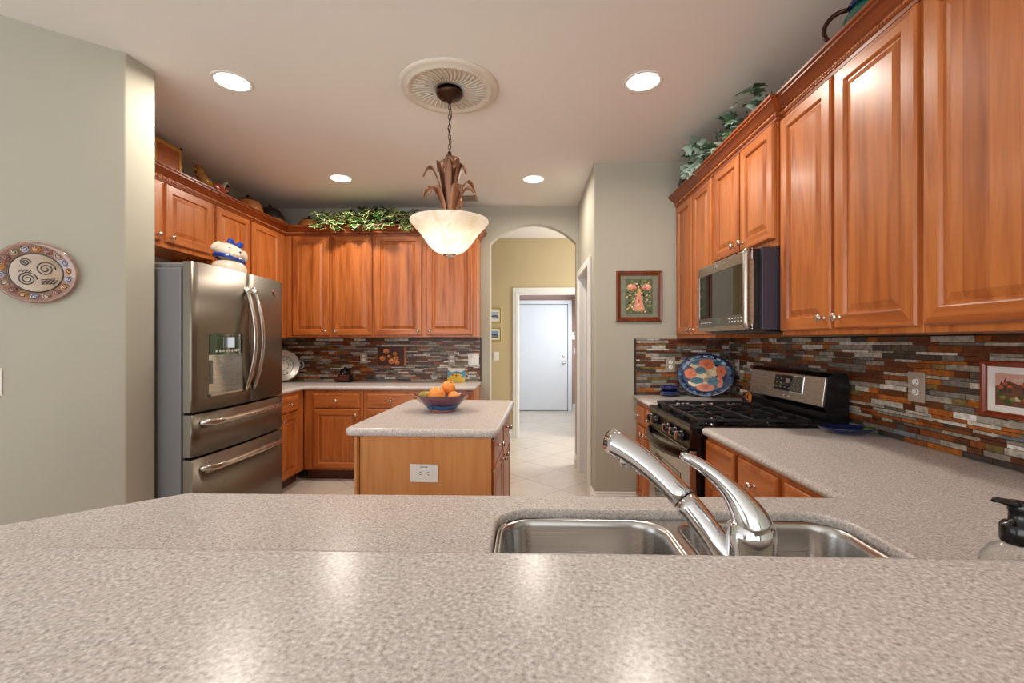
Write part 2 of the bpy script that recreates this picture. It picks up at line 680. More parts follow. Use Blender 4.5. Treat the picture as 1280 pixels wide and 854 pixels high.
def casing(mb, x0, x1, z1, w=0.08, t=0.02):
    """door casing in local frame, front towards -y, opening x0..x1, 0..z1, with stepped profile"""
    def leg(a, b, za, zb):
        mb.box(a, b, -t * 0.6, 0, za, zb, 0.003)
    mb.box(x0 - w, x0, -t, 0, 0, z1 + w, 0.004)
    mb.box(x1, x1 + w, -t, 0, 0, z1 + w, 0.004)
    mb.box(x0, x1, -t, 0, z1, z1 + w, 0.004)
    mb.box(x0 - w * 0.45, x0 - 0.006, -t - 0.005, 0, 0, z1 + w * 0.45, 0.002)
    mb.box(x1 + 0.006, x1 + w * 0.45, -t - 0.005, 0, 0, z1 + w * 0.45, 0.002)
    mb.box(x0 - 0.006, x1 + 0.006, -t - 0.005, 0, z1 + 0.006, z1 + w * 0.45, 0.002)
    return mb


mb = MB(); mb.M = Matrix.Translation((0, 6.37, 0)); casing(mb, hx0, hx1, hz, 0.08)
mb.M = Matrix.Identity(4)
mb.box(hx0 - 0.001, hx0 + 0.012, 6.368, 6.472, 0, hz); mb.box(hx1 - 0.012, hx1 + 0.001, 6.368, 6.472, 0, hz); mb.box(hx0, hx1, 6.368, 6.472, hz - 0.012, hz + 0.001)
struct('trim_1', mb, M_WHITE)
mb = MB(); mb.M = Matrix.Translation((0.547, 4.70, 0)) @ Matrix.Rotation(-PI / 2, 4, 'Z'); casing(mb, 0, 0.77, 1.995, 0.075)
mb.M = Matrix.Identity(4)
mb.box(0.545, 0.67, 4.66, 4.701, 0, 2.0); mb.box(0.545, 0.67, 3.929, 3.95, 0, 2.0); mb.box(0.545, 0.67, 3.93, 4.70, 1.99, 2.031)
mb.box(0.60, 0.625, 4.645, 4.665, 0, 1.99)
struct('trim_2', mb, M_WHITE)

# white entry door
d1 = MB(); d1.box(-0.155, 0.79, 8.80, 8.845, 0.012, 2.055, 0.003)
door1 = struct('door_1', d1, M_DOORW)
mb = MB(); mb.M = Matrix.Translation((0, 8.87, 0)); casing(mb, -0.165, 0.80, 2.065, 0.075, 0.075); mb.M = Matrix.Identity(4)
mb.build('door_casing', M_DOORW, door1)
mb = MB(); mb.lathe([(0.028, 0), (0.028, 0.008), (0.012, 0.012), (0.012, 0.035), (0.027, 0.045), (0.03, 0.06), (0.02, 0.072), (0.0005, 0.075)], (0.715, 8.80, 0.93), 'Y')
mb.build('door_knob', M_NICKEL, door1)
mb = MB(); mb.lathe([(0.026, 0), (0.026, 0.012), (0.018, 0.016), (0.0005, 0.017)], (0.715, 8.80, 1.06), 'Y')
mb.build('deadbolt', M_NICKEL, door1)
for z in (0.32, 1.03, 1.78):
    mb = MB(); mb.tube([(-0.163, 8.793, z - 0.05), (-0.163, 8.793, z + 0.05)], 0.008, 8)
    mb.build('hinge', M_BRONZE, door1)

# ------------------------------------------------------------------ cabinet builders


def door_panel(x0, x1, z0, z1, y=0.0, flat=False):
    """raised-panel cabinet door, front at y-0.02"""
    mb = MB()
    if flat:
        loops = [(0, 0), (0, -0.012), (0.004, -0.016), (0.012, -0.0195), (0.02, -0.02)]
        rail = None
    else:
        loops = [(0, 0), (0, -0.013), (0.006, -0.0195), (0.052, -0.02), (0.056, -0.017), (0.060, -0.009), (0.067, -0.009), (0.092, -0.0175)]
        rail = 2
    R = []
    for ins, dy in loops:
        R.append([mb.v(p) for p in ((x0 + ins, y + dy, z0 + ins), (x1 - ins, y + dy, z0 + ins), (x1 - ins, y + dy, z1 - ins), (x0 + ins, y + dy, z1 - ins))])
    for k, (a, b) in enumerate(zip(R[:-1], R[1:])):
        for i in range(4):
            j = (i + 1) % 4
            mb.mi = 1 if (i in (0, 2) and not flat and k < 5) else 0
            mb.f([a[i], a[j], b[j], b[i]])
    mb.mi = 1 if flat else 0
    mb.f(R[-1])
    mb.f(list(reversed(R[0])))
    return mb


def knob(parent, x, z, y=-0.02):
    mb = MB()
    mb.lathe([(0.0085, 0), (0.0085, 0.002), (0.005, 0.005), (0.005, 0.014), (0.012, 0.018), (0.0165, 0.023), (0.0155, 0.029), (0.009, 0.032), (0.0005, 0.033)], (x, y, z), 'Y', n=14)
    return mb.build('knob', M_NICKEL, parent)


def cabinet(name, label, loc, rz, w, d, z0, z1, fronts, toe=False, base_top=0.872, hollow=None, mat=None, group=None):
    t = thing(name, label, 'cabinet', loc, rz, group)
    mb = MB()
    mb.box(0, w, 0, d, z0, z1, 0.0015, 1)
    mb.build('body', mat or M_WOOD, t)
    if toe:
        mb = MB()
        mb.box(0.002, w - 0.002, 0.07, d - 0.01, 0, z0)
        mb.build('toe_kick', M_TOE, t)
    for fr in fronts:
        kind, x0, x1, a, b = fr[:5]
        o = door_panel(x0, x1, a, b, flat=(kind == 'drawer')).build('drawer' if kind == 'drawer' else 'door', [M_WOOD, M_WOODH], t)
        for kx, kz in fr[5:]:
            knob(o, kx, kz)
    return t


def drawers_doors(x0, x1, side, zt=0.845, zm=0.705, zb=0.122):
    kx = x0 + 0.035 if side < 0 else x1 - 0.035
    return [('drawer', x0, x1, zm, zt, ((x0 + x1) / 2, (zm + zt) / 2)), ('door', x0, x1, zb, zm - 0.012, (kx, zm - 0.06))]


CROWN = [(-0.004, 0.0), (0.008, 0.0), (0.010, 0.012), (0.016, 0.016), (0.016, 0.034), (0.024, 0.040), (0.034, 0.052), (0.048, 0.064), (0.060, 0.070), (0.060, 0.078), (0.070, 0.082), (0.070, 0.092), (-0.004, 0.092)]


def crown_part(root, path, z, name='crown_moulding', rope=True, mat=None):
    inv = root.matrix_basis.inverted()
    mb = MB()
    mb.M = Matrix.Rotation(-root.rotation_euler.z, 4, 'Z') @ Matrix.Translation(-Vector(root.location))
    mb.sweep(path, [(o, z + h) for o, h in CROWN])
    c = mb.build(name, M_CROWN, root)
    if rope:
        mb2 = MB()
        mb2.M = Matrix.Rotation(-root.rotation_euler.z, 4, 'Z') @ Matrix.Translation(-Vector(root.location))
        for a, b in zip(path[:-1], path[1:]):
            a, b = Vector(a), Vector(b)
            d = (b - a)
            L = d.length
            if L < 0.05:
                continue
            d.normalize()
            nn = Vector((d.y, -d.x))
            k = max(1, int(L / 0.015))
            for i in range(k):
                p = a + d * (L * (i + 0.5) / k) + nn * 0.017
                rot = Matrix.Rotation(math.atan2(d.y, d.x), 3, 'Z') @ Matrix.Rotation(0.6, 3, 'Y')
                mb2.ball((p.x, p.y, z + 0.025), 0.007, (0.75, 0.8, 1.25), n=6, rot=rot)
        mb2.build('rope_moulding', M_WOOD, c)
    return c


# ---- left wall: cabinet over the fridge, tall cabinet beyond it
UT = 2.42
ov = cabinet('wall_cabinet', 'short cherry wall cabinet above the refrigerator', (-2.43, 2.40, 0), 90, 1.055, 0.335, 1.975, UT,
             [('door', 0.10, 0.535, 2.01, UT - 0.015, (0.50, 2.05)), ('door', 0.576, 1.02, 2.01, UT - 0.015, (0.611, 2.05))])
lc = cabinet('wall_cabinet', 'tall cherry wall cabinet on the left wall, in the corner past the refrigerator', (-2.43, 3.458, 0), 90, 1.06, 0.335, 1.375, UT,
             [('door', 0.02, 0.44, 1.40, UT - 0.015, (0.405, 1.44)), ('door', 0.475, 0.925, 1.40, UT - 0.015, (0.51, 1.44))])
# ---- back wall uppers
ba = cabinet('wall_cabinet', 'cherry wall cabinet on the back wall under the ivy, next to the left corner', (-2.765, 4.52, 0), 0, 1.233, 0.355, 1.388, UT,
             [('door', 0.415, 0.785, 1.408, 2.402, (0.75, 1.45)), ('door', 0.817, 1.222, 1.408, 2.402, (0.852, 1.45))])
bb = cabinet('wall_cabinet', 'cherry wall cabinet on the back wall behind the pendant lamp, beside the arch', (-1.53, 4.52, 0), 0, 1.038, 0.355, 1.388, UT,
             [('door', 0.016, 0.486, 1.408, 2.402, (0.451, 1.45)), ('door', 0.535, 1.000, 1.408, 2.402, (0.57, 1.45))])
crown_part(ov, [(-2.43, 2.40), (-2.43, 3.458)], 2.412)
crown_part(lc, [(-2.43, 3.458), (-2.43, 4.518)], 2.412)
crown_part(ba, [(-2.43, 4.52), (-1.532, 4.52)], 2.412)
crown_part(bb, [(-1.53, 4.52), (-0.492, 4.52), (-0.492, 4.875)], 2.412)
# ---- right wall uppers (front faces -x)
ra = cabinet('wall_cabinet', 'narrow two-door cherry wall cabinet left of the microwave, against the end wall', (1.21, 3.70, 0), -90, 0.74, 0.415, 1.368, UT,
             [('door', 0.035, 0.365, 1.392, 2.405, (0.335, 1.43)), ('door', 0.385, 0.715, 1.392, 2.405, (0.415, 1.43))])
rb = cabinet('wall_cabinet', 'short two-door cherry wall cabinet above the microwave', (1.21, 2.957, 0), -90, 0.72, 0.415, 1.808, UT,
             [('door', 0.02, 0.352, 1.845, 2.405, (0.318, 1.888)), ('door', 0.378, 0.712, 1.845, 2.405, (0.412, 1.888))])
rc = cabinet('wall_cabinet', 'tall two-door cherry wall cabinet right of the microwave', (1.235, 2.233, 0), -90, 0.778, 0.39, 1.372, UT,
             [('door', 0.008, 0.368, 1.394, 2.405, (0.335, 1.44)), ('door', 0.392, 0.768, 1.394, 2.405, (0.425, 1.44))])
rd = cabinet('wall_cabinet', 'wide cherry wall cabinet nearest the viewer at the right edge of the photo', (1.235, 1.453, 0), -90, 0.52, 0.39, 1.372, UT,
             [('door', 0.015, 0.50, 1.394, 2.405, (0.465, 1.44))])
crown_part(ra, [(1.21, 3.70), (1.21, 2.96)], 2.412)
crown_part(rb, [(1.21, 2.957), (1.21, 2.237), (1.235, 2.237)], 2.412)
crown_part(rc, [(1.235, 2.232), (1.235, 1.455)], 2.412)
crown_part(rd, [(1.235, 1.453), (1.235, 0.933), (1.62, 0.933)], 2.412)
mb = MB(); mb.box(0.742, 1.44, 0.30, 0.32, 1.372, 1.388, 0.002)
mb.build('light_rail', M_WOODH, ra)

# ---- base cabinets
cabinet('base_cabinet', 'cherry base cabinet on the left wall, in the corner past the refrigerator', (-2.15, 3.345, 0), 90, 0.98, 0.61, 0.105, 0.876,
        drawers_doors(0.06, 0.46, 1) + drawers_doors(0.52, 0.855, -1), True)
cabinet('base_cabinet', 'cherry base cabinet under the back counter, next to the left corner', (-2.145, 4.33, 0), 0, 0.58, 0.545, 0.105, 0.876,
        drawers_doors(0.092, 0.548, 1), True)
cabinet('base_cabinet', 'cherry base cabinet under the back counter, behind the island', (-1.563, 4.33, 0), 0, 1.063, 0.545, 0.105, 0.876,
        drawers_doors(0.033, 0.506, 1) + drawers_doors(0.573, 1.02, -1), True)
cabinet('base_cabinet', 'narrow cherry base cabinet between the range and the end wall', (0.895, 3.70, 0), -90, 0.608, 0.73, 0.105, 0.876,
        drawers_doors(0.035, 0.285, 1) + drawers_doors(0.305, 0.575, -1), True)
cabinet('base_cabinet', 'cherry base cabinet between the range and the sink peninsula', (0.905, 2.305, 0), -90, 0.985, 0.72, 0.105, 0.876,
        [fr_[:5] for fr_ in drawers_doors(0.015, 0.325, 1, 0.858)] + drawers_doors(0.357, 0.662, -1, 0.858) + drawers_doors(0.705, 0.965, 1, 0.858), True)
# sink base under the peninsula: open-topped panels so that the bowls hang inside
t = thing('sink_base_cabinet', 'cherry base cabinet of the peninsula under the sink, doors towards the island', 'cabinet', (0.88, 1.255, 0), 180)
mb = MB()
mb.box(0, 1.80, 0, 0.018, 0.105, 0.876); mb.box(0, 0.018, 0.018, 0.64, 0.105, 0.876); mb.box(1.782, 1.80, 0.018, 0.64, 0.105, 0.876); mb.box(0.018, 1.782, 0.018, 0.64, 0.105, 0.123); mb.box(0.018, 1.782, 0.622, 0.64, 0.123, 0.876)
mb.box(0.002, 1.798, 0.07, 0.63, 0, 0.105)
mb.build('body', M_WOOD, t)
for x in (0.08, 0.50, 0.92, 1.34):
    o = door_panel(x, x + 0.39, 0.122, 0.85).build('door', [M_WOOD, M_WOODH], t)
    knob(o, x + 0.355, 0.80)

# ------------------------------------------------------------------ worktops
hole = rrect(-0.072, 0.768, 0.735, 1.168, 0.09, 8)
mb = MB()
poly = [(-1.62, 0.589), (1.628, 0.589), (1.628, 2.313), (0.874, 2.313), (0.878, 1.292), (-0.967, 1.273), (-1.24, 1.036)]
poly = round_poly(poly, [0, 0, 0, 0.02, 0.0, 0.03, 0.0], 4)
slab(mb, poly, 0.877, 0.914, 0.0175, [hole])
wk = mb.build('countertop', M_STONE)
tag(wk, 'speckled beige stone countertop holding the sink, running up to the range', 'countertop')
mb = MB(); slab(mb, [(0.862, 3.092), (1.628, 3.092), (1.628, 3.70), (0.858, 3.70)], 0.877, 0.914, 0.0175)
tag(mb.build('countertop', M_STONE), 'short speckled stone countertop left of the range under the blue plate', 'countertop')
mb = MB(); slab(mb, round_poly([(-2.768, 3.345), (-2.128, 3.345), (-2.128, 4.305), (-0.487, 4.305), (-0.487, 4.878), (-2.768, 4.878)], [0, 0, 0.03, 0.02, 0, 0], 4), 0.877, 0.914, 0.0175)
tag(mb.build('countertop', M_STONE), 'speckled stone countertop along the back wall below the mosaic', 'countertop')
mb = MB(); slab(mb, [(-1.9, 0.165), (1.628, 0.165), (1.628, 0.609), (-1.9, 0.597)], 1.033, 1.07, 0.0175)
tag(mb.build('bar_top', M_STONE), 'raised speckled stone breakfast bar top filling the foreground', 'bar top')

# ------------------------------------------------------------------ island
isl = thing('kitchen_island', 'small kitchen island with a wood end panel and stone top, centre of the room', 'kitchen island', (-0.911, 2.227, 0), -2.5)
IW, IL = 0.775, 1.145
mb = MB(); slab(mb, round_poly([(0, 0), (IW, 0), (IW, IL), (0, IL)], 0.045, 5), 0.872, 0.914, 0.02)
mb.build('stone_top', M_STONE, isl)
mb = MB(); mb.box(0.075, 0.71, 0.045, IL - 0.04, 0.10, 0.871, 0.002, 1)
mb.build('body', M_WOOD, isl)
mb = MB(); mb.box(0.078, 0.738, 0.028, 0.044, 0.0, 0.871, 0.001, 1)
mb.build('end_panel', M_OAK, isl)
mb = MB(); mb.box(0.052, 0.075, 0.018, 0.06, 0.0, 0.871, 0.004, 2); mb.box(0.058, 0.069, 0.012, 0.02, 0.0, 0.871, 0.003, 2)
mb.build('corner_post', M_OAK, isl)
mb = MB(); mb.box(0.71, 0.728, 0.045, IL - 0.04, 0.10, 0.871, 0.001, 1)
mb.build('face_frame', M_WOOD, isl)
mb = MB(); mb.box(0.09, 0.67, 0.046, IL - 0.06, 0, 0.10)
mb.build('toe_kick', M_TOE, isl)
for k, (a, b) in enumerate(((0.075, 0.55), (0.585, 1.07))):
    for kind, za, zb in (('drawer', 0.705, 0.845), ('door', 0.122, 0.693)):
        m = door_panel(a, b, za, zb, flat=(kind == 'drawer'))
        X = Matrix.Translation((0.728, 0, 0)) @ Matrix.Rotation(PI / 2, 4, 'Z')
        bmesh.ops.transform(m.bm, matrix=X, verts=m.bm.verts[:])
        o = m.build(kind, [M_WOOD, M_WOODH], isl)
        kb = MB(); kb.M = X
        kx, kz = ((a + b) / 2, 0.775) if kind == 'drawer' else ((b - 0.035, 0.645) if k == 0 else (a + 0.035, 0.645))
        kb.lathe([(0.0085, 0), (0.0085, 0.002), (0.005, 0.005), (0.005, 0.014), (0.012, 0.018), (0.0165, 0.023), (0.0155, 0.029), (0.009, 0.032), (0.0005, 0.033)], (kx, -0.02, kz), 'Y', n=14)
        kb.build('knob', M_NICKEL, o)

# ------------------------------------------------------------------ backsplashes
PAL = [((132, 70, 26), 5), ((98, 54, 24), 5), ((166, 96, 32), 3), ((92, 44, 26), 3), ((152, 145, 132), 5), ((116, 112, 106), 3), ((178, 171, 158), 4), ((210, 204, 192), 3), ((122, 104, 58), 2), ((96, 88, 76), 3), ((70, 62, 58), 2), ((118, 126, 134), 1), ((226, 222, 216), 1)]
PALX = [c for c, w in PAL for _ in range(w)]


def backsplash(label, loc, rz, w, z0, z1, ends=(False, False), seed=1, gap=None):
    rnd = random.Random(seed)
    t = thing('backsplash', label, 'backsplash', loc, rz)
    mb = MB(); mb.box(0, w, -0.003, 0, z0, z1)
    mb.build('grout', M_GROUT, t)
    bm = bmesh.new()
    lay = bm.verts.layers.float_color.new('col')
    z = z0 + 0.001
    while z < z1 - 0.008:
        h = rnd.choice((0.0125, 0.022, 0.025, 0.014, 0.022))
        h = min(h, z1 - z)
        x = -rnd.random() * 0.12
        while x < w:
            L = rnd.choice((0.06, 0.09, 0.11, 0.12, 0.15, 0.18))
            a, b = max(0, x), min(w, x + L)
            x += L
            if b - a < 0.008:
                continue
            th = 0.006 + rnd.random() * 0.004
            c = lin(rnd.choice(PALX))
            k = 0.85 + rnd.random() * 0.3
            c = (c[0] * k, c[1] * k, c[2] * k, 1)
            g = 0.0011
            vs = []
            for (px, py, pz) in ((a + g, 0, z + g), (b - g, 0, z + g), (b - g, 0, z + h - g), (a + g, 0, z + h - g), (a + g, -th, z + g), (b - g, -th, z + g), (b - g, -th, z + h - g), (a + g, -th, z + h - g)):
                v = bm.verts.new((px, py, pz))
                v[lay] = c
                vs.append(v)
            for q in ((4, 5, 6, 7), (0, 1, 5, 4), (1, 2, 6, 5), (2, 3, 7, 6), (3, 0, 4, 7)):
                bm.faces.new([vs[i] for i in q])
        z += h
    bmesh.ops.recalc_face_normals(bm, faces=bm.faces[:])
    me = bpy.data.meshes.new('mosaic')
    bm.to_mesh(me)
    bm.free()
    me.materials.append(M_MOSAIC)
    o = bpy.data.objects.new('mosaic', me)
    COL.objects.link(o)
    o.parent = t
    for e, x in zip(ends, (0, w)):
        if e:
            mb = MB(); mb.box(x - 0.008, x + 0.008, -0.013, 0, z0, z1, 0.002)
            mb.build('edge_trim', M_EDGE, t)
    return t


backsplash('slate mosaic backsplash on the long right wall behind the range', (1.6285, 3.693, 0), -90, 2.75, 0.9145, 1.371, seed=3)
backsplash('slate mosaic backsplash on the end wall beside the blue plate', (0.875, 3.703, 0), 0, 0.745, 0.914, 1.367, (True, False), seed=5)
backsplash('slate mosaic backsplash on the back wall', (-2.76, 4.8785, 0), 0, 2.27, 0.914, 1.387, (False, True), seed=8)
backsplash('slate mosaic backsplash on the left wall behind the silver tray', (-2.7685, 3.35, 0), 90, 1.52, 0.914, 1.374, seed=9)

# ------------------------------------------------------------------ refrigerator
fr = thing('refrigerator', 'stainless french-door refrigerator with ice dispenser and two freezer drawers', 'refrigerator', (-1.80, 2.396, 0), 90)
FW = 0.909


def bow(x, b=0.024):
    u = (x - FW / 2) / (FW / 2)
    return -b * (1 - u * u)


def bowed(x0, x1, z0, z1, hole=None, back=0.05):
    mb = MB()
    xs = [x0, x0 + 0.003, x0 + 0.009]
    inner = [x0 + 0.009 + (x1 - x0 - 0.018) * i / 12 for i in range(1, 12)]
    if hole:
        inner = [x for x in inner if min(abs(x - hole[0]), abs(x - hole[1])) > 0.012] + [hole[0], hole[1]]
        inner.sort()
    xs += inner + [x1 - 0.009, x1 - 0.003, x1]
    zs = [z0] + ([hole[2], hole[3]] if hole else []) + [z1]

    def y(x):
        e = min(x - x0, x1 - x)
        return bow(x) + (0.010 if e < 0.001 else 0.003 if e < 0.005 else 0)
    F = [[mb.v((x, y(x), z)) for z in zs] for x in xs]
    n, m = len(xs), len(zs)
    for i in range(n - 1):
        for k in range(m - 1):
            if hole and k == 1 and xs[i] >= hole[0] - 1e-6 and xs[i + 1] <= hole[1] + 1e-6:
                continue
            mb.f([F[i][k], F[i + 1][k], F[i + 1][k + 1], F[i][k + 1]], True)
    B = {(a, b): mb.v((xs[a], back, zs[b])) for a in (0, n - 1) for b in range(m)}
    for a in (0, n - 1):
        for k in range(m - 1):
            mb.f([F[a][k], F[a][k + 1], B[(a, k + 1)], B[(a, k)]], False)
    for k in (0, m - 1):
        mb.f([F[i][k] for i in range(n)] + [B[(n - 1, k)], B[(0, k)]], False)
    mb.f([B[(0, k)] for k in range(m)] + [B[(n - 1, k)] for k in reversed(range(m))], False)
    return mb


mb = MB(); mb.box(0.006, FW - 0.006, 0.066, 0.90, 0.02, 1.745, 0.006)
mb.build('case', M_SIDE, fr)
mb = MB(); mb.box(0.012, FW - 0.012, 0.05, 0.066, 0.03, 1.74)
mb.build('gasket', M_BLACK, fr)
mb = MB(); mb.box(0.02, 0.10, 0.03, 0.24, 1.7455, 1.775, 0.008)
mb.build('hinge_cover', M_SIDE, fr)
mb = MB(); mb.box(FW - 0.10, FW - 0.02, 0.03, 0.24, 1.7455, 1.775, 0.008)
mb.build('hinge_cover', M_SIDE, fr)
HX0, HX1, HZ0, HZ1 = 0.115, 0.402, 1.03, 1.392
dl = bowed(0.0, 0.468, 0.958, 1.778, (HX0, HX1, HZ0, HZ1)).build('left_door', M_STEELD, fr)
dr = bowed(0.474, FW, 0.958, 1.778).build('right_door', M_STEELD, fr)
d2 = bowed(0.0, FW, 0.716, 0.944).build('upper_drawer', M_STEELD, fr)
d3 = bowed(0.0, FW, 0.05, 0.702).build('lower_drawer', M_STEELD, fr)
# dispenser in the left door
M_DISP = plain('panel_green_reflection', (84, 100, 78), 0.15, 0.3, coat=0.5)  # dark glossy panel; the green of a reflection is put into its colour
mb = MB()
yb = 0.042
for q in (((HX0, HZ0), (HX1, HZ0)), ((HX1, HZ0), (HX1, HZ1)), ((HX1, HZ1), (HX0, HZ1)), ((HX0, HZ1), (HX0, HZ0))):
    (xa, za), (xb, zb) = q
    mb.f([mb.v((xa, bow(xa) + 0.001, za)), mb.v((xb, bow(xb) + 0.001, zb)), mb.v((xb, yb, zb)), mb.v((xa, yb, za))])
mb.f([mb.v((HX0, yb, HZ0)), mb.v((HX1, yb, HZ0)), mb.v((HX1, yb, HZ1)), mb.v((HX0, yb, HZ1))])
dp = mb.build('dispenser', M_STEEL, dl)
mb = MB()
ring = []
for k in range(13):
    u = k / 12
    x = HX0 + 0.004 + (HX1 - HX0 - 0.008) * u
    ring.append((x, -0.012 - 0.022 * math.sin(PI * u)))
poly = ring + [(HX1 - 0.004, 0.03), (HX0 + 0.004, 0.03)]
mb.prism(poly, 1.268, HZ1 - 0.004)
mb.build('control_panel', M_DISP, dp)
mb = MB()
for k in range(2, 11):
    u = k / 12
    mb.box(HX0 + (HX1 - HX0) * u - 0.006, HX0 + (HX1 - HX0) * u + 0.006, -0.0135 - 0.022 * math.sin(PI * u), -0.010, 1.283, 1.293, 0.001, 1)
mb.build('dispenser_buttons', M_PLATE, dp)
mb = MB(); mb.box(HX0 + 0.09, HX0 + 0.19, -0.037, -0.02, 1.305, 1.375, 0.003)
mb.build('display', M_DKGLASS, dp)
mb = MB(); mb.box(HX0 + 0.03, HX0 + 0.07, 0.012, 0.022, 1.10, 1.235, 0.004); mb.box(HX0 + 0.038, HX0 + 0.062, 0.007, 0.0125, 1.12, 1.22, 0.003)
mb.build('dispenser_paddle', M_SIDE, dp)
mb = MB(); mb.box(HX0 + 0.004, HX1 - 0.004, -0.026, 0.04, HZ0 + 0.002, HZ0 + 0.016, 0.003)
mb.build('drip_tray', M_STEEL, dp)


def bar_handle(pts, w, t, parent, up):
    mb = MB()
    mb.tube(pts, [w] * len(pts), 12, squash=t, up=up)
    return mb.build('handle', M_STEEL, parent)


for par, hx in ((dl, 0.432), (dr, 0.512)):
    pts = []
    for k in range(17):
        u = k / 16
        s = math.sin(PI * u)
        pts.append((hx, -0.022 - 0.066 * s ** 0.8, 1.035 + 0.655 * u))
    bar_handle(pts, 0.0165, 0.75, par, (0, -1, 0))
for par, hz_ in ((d2, 0.893), (d3, 0.640)):
    pts = []
    for k in range(21):
        u = k / 20
        x = 0.055 + (FW - 0.11) * u
        pts.append((x, bow(x) + 0.004 - 0.052 * min(1, math.sin(PI * u) * 3.2) ** 0.7, hz_))
    bar_handle(pts, 0.018, 0.6, par, (0, -1, 0))
mb = MB()
mb.lathe([(0.010, 0.0), (0.012, 0.001), (0.012, 0.002), (0.010, 0.003)], (0.772, bow(0.772), 1.702), 'Y', n=20)
bd = mb.build('badge', M_NICKEL, dr)
Mx = Matrix.Translation((0.772, bow(0.772) - 0.001, 1.683)) @ Matrix.Rotation(PI / 2, 4, 'X')
text_mesh('Whirlpool', 0.016, 'badge_text', M_NICKEL, dr, Mx)

# ceramic pig jar on the fridge
M_CREAM = plain('cream_glaze', (226, 214, 194), 0.2, coat=0.5, var=0.06)
M_BLUEG = plain('cobalt_glaze', (24, 62, 160), 0.12, coat=0.6)
M_DKBLUE = plain('navy_glaze', (22, 36, 84), 0.15, coat=0.6)
M_PINKG = plain('pink_glaze', (206, 150, 130), 0.25)
pig = thing('pig_jar', 'cream ceramic pig jar with blue bow and collar on top of the refrigerator', 'jar', (-2.06, 3.09, 1.7455), 48)
mb = MB(); mb.lathe([(0.075, 0), (0.105, 0.01), (0.115, 0.07), (0.108, 0.115), (0.088, 0.145), (0.055, 0.16), (0.0005, 0.162)], n=24)
mb.build('body', M_CREAM, pig)
HC = Vector((0.0, -0.01, 0.212))
hr = Matrix.Rotation(0.30, 3, 'Y') @ Matrix.Rotation(0.15, 3, 'X')
mb = MB(); mb.ball(HC, 0.088, (1.12, 0.92, 0.72), 22, hr)
mb.ball(HC + hr @ Vector((0.02, -0.078, -0.008)), 0.034, (1.1, 0.6, 0.7), 16, hr)
hd = mb.build('head', M_CREAM, pig)
for s_ in (-1, 1):
    mb = MB(); mb.ball(HC + hr @ Vector((s_ * 0.088, -0.012, 0.012)), 0.032, (0.75, 0.5, 1.25), 14, hr @ Matrix.Rotation(s_ * -0.5, 3, 'Y'))
    mb.build('ear', M_CREAM, hd)
    mb = MB(); mb.ball(HC + hr @ Vector((0.012 + s_ * 0.034, -0.070, 0.026)), 0.0065, (1, 0.5, 1), 10)
    mb.build('eye', M_SLOT, hd)
    mb = MB(); mb.ball(HC + hr @ Vector((0.02 + s_ * 0.011, -0.098, -0.006)), 0.0045, (1, 0.4, 1.3), 8)
    mb.build('nostril', M_PINKG, hd)
mb = MB(); mb.tube([HC + hr @ Vector(p) for p in ((-0.02, -0.078, -0.026), (0.02, -0.088, -0.036), (0.055, -0.068, -0.028))], 0.0035, 8)
mb.build('mouth', M_PINKG, hd)
mb = MB()
mb.tube([(0.086 * math.cos(a), 0.078 * math.sin(a) - 0.008, 0.170 - 0.022 * math.cos(a)) for a in [2 * PI * i / 28 for i in range(28)]], 0.015, 10, closed=True)
mb.build('collar', M_BLUEG, pig)
mb = MB()
for s_ in (-1, 1):
    mb.ball(HC + hr @ Vector((0.01 + s_ * 0.030, -0.01, 0.076)), 0.022, (1.0, 0.7, 1.05), 14, hr @ Matrix.Rotation(s_ * 0.5, 3, 'Y'))
mb.ball(HC + hr @ Vector((0.01, -0.012, 0.068)), 0.012, n=10)
mb.build('bow', M_BLUEG, pig)

# ------------------------------------------------------------------ microwave
mw = thing('microwave', 'over-the-range stainless microwave with dark glass door', 'microwave', (1.10, 2.955, 0), -90)
MWW = 0.715
mb = MB(); mb.box(0.004, MWW - 0.004, 0.042, 0.515, 1.402, 1.805, 0.003); mb.build('case', M_GREYMET, mw)
mb = MB(); mb.box(0.004, MWW - 0.026, 0.009, 0.042, 1.41, 1.80)
mb.build('door_core', M_BLACK, mw)
mb = MB(); mb.box(0.03, MWW - 0.03, 0.08, 0.50, 1.392, 1.402); mb.box(0.1, 0.3, 0.2, 0.42, 1.388, 1.392); mb.box(0.42, 0.62, 0.2, 0.42, 1.388, 1.392)
mb.build('vent_base', M_BLACK, mw)
mb = MB()
mb.box(0, MWW - 0.02, 0, 0.008, 1.745, 1.805, 0.003); mb.box(0, MWW - 0.02, 0, 0.008, 1.404, 1.432, 0.003); mb.box(0, 0.018, 0, 0.008, 1.432, 1.745); mb.box(0.635, MWW - 0.02, 0, 0.008, 1.432, 1.745)
md = mb.build('door', M_STEEL, mw)
mb = MB(); mb.box(0.018, 0.635, 0.003, 0.0085, 1.432, 1.745)
mb.build('glass', M_DKGLASS, md)
M_CTRL = plain('control_strip_grey', (92, 90, 86), 0.2, 0.2)
mb = MB(); mb.box(0.022, 0.63, 0.0005, 0.004, 1.434, 1.485)
cs = mb.build('control_strip', M_CTRL, md)
mb = MB(); mb.box(0.27, 0.35, -0.0005, 0.002, 1.447, 1.474)
mb.build('display', M_DISP, cs)
mb = MB()
for r in range(2):
    for c in range(5):
        mb.box(0.44 + c * 0.035, 0.455 + c * 0.035, -0.0005, 0.002, 1.448 + r * 0.017, 1.454 + r * 0.017)
for c in range(6):
    mb.box(0.05 + c * 0.03, 0.06 + c * 0.03, -0.0005, 0.002, 1.455, 1.460)
mb.build('buttons', M_PLATE, cs)
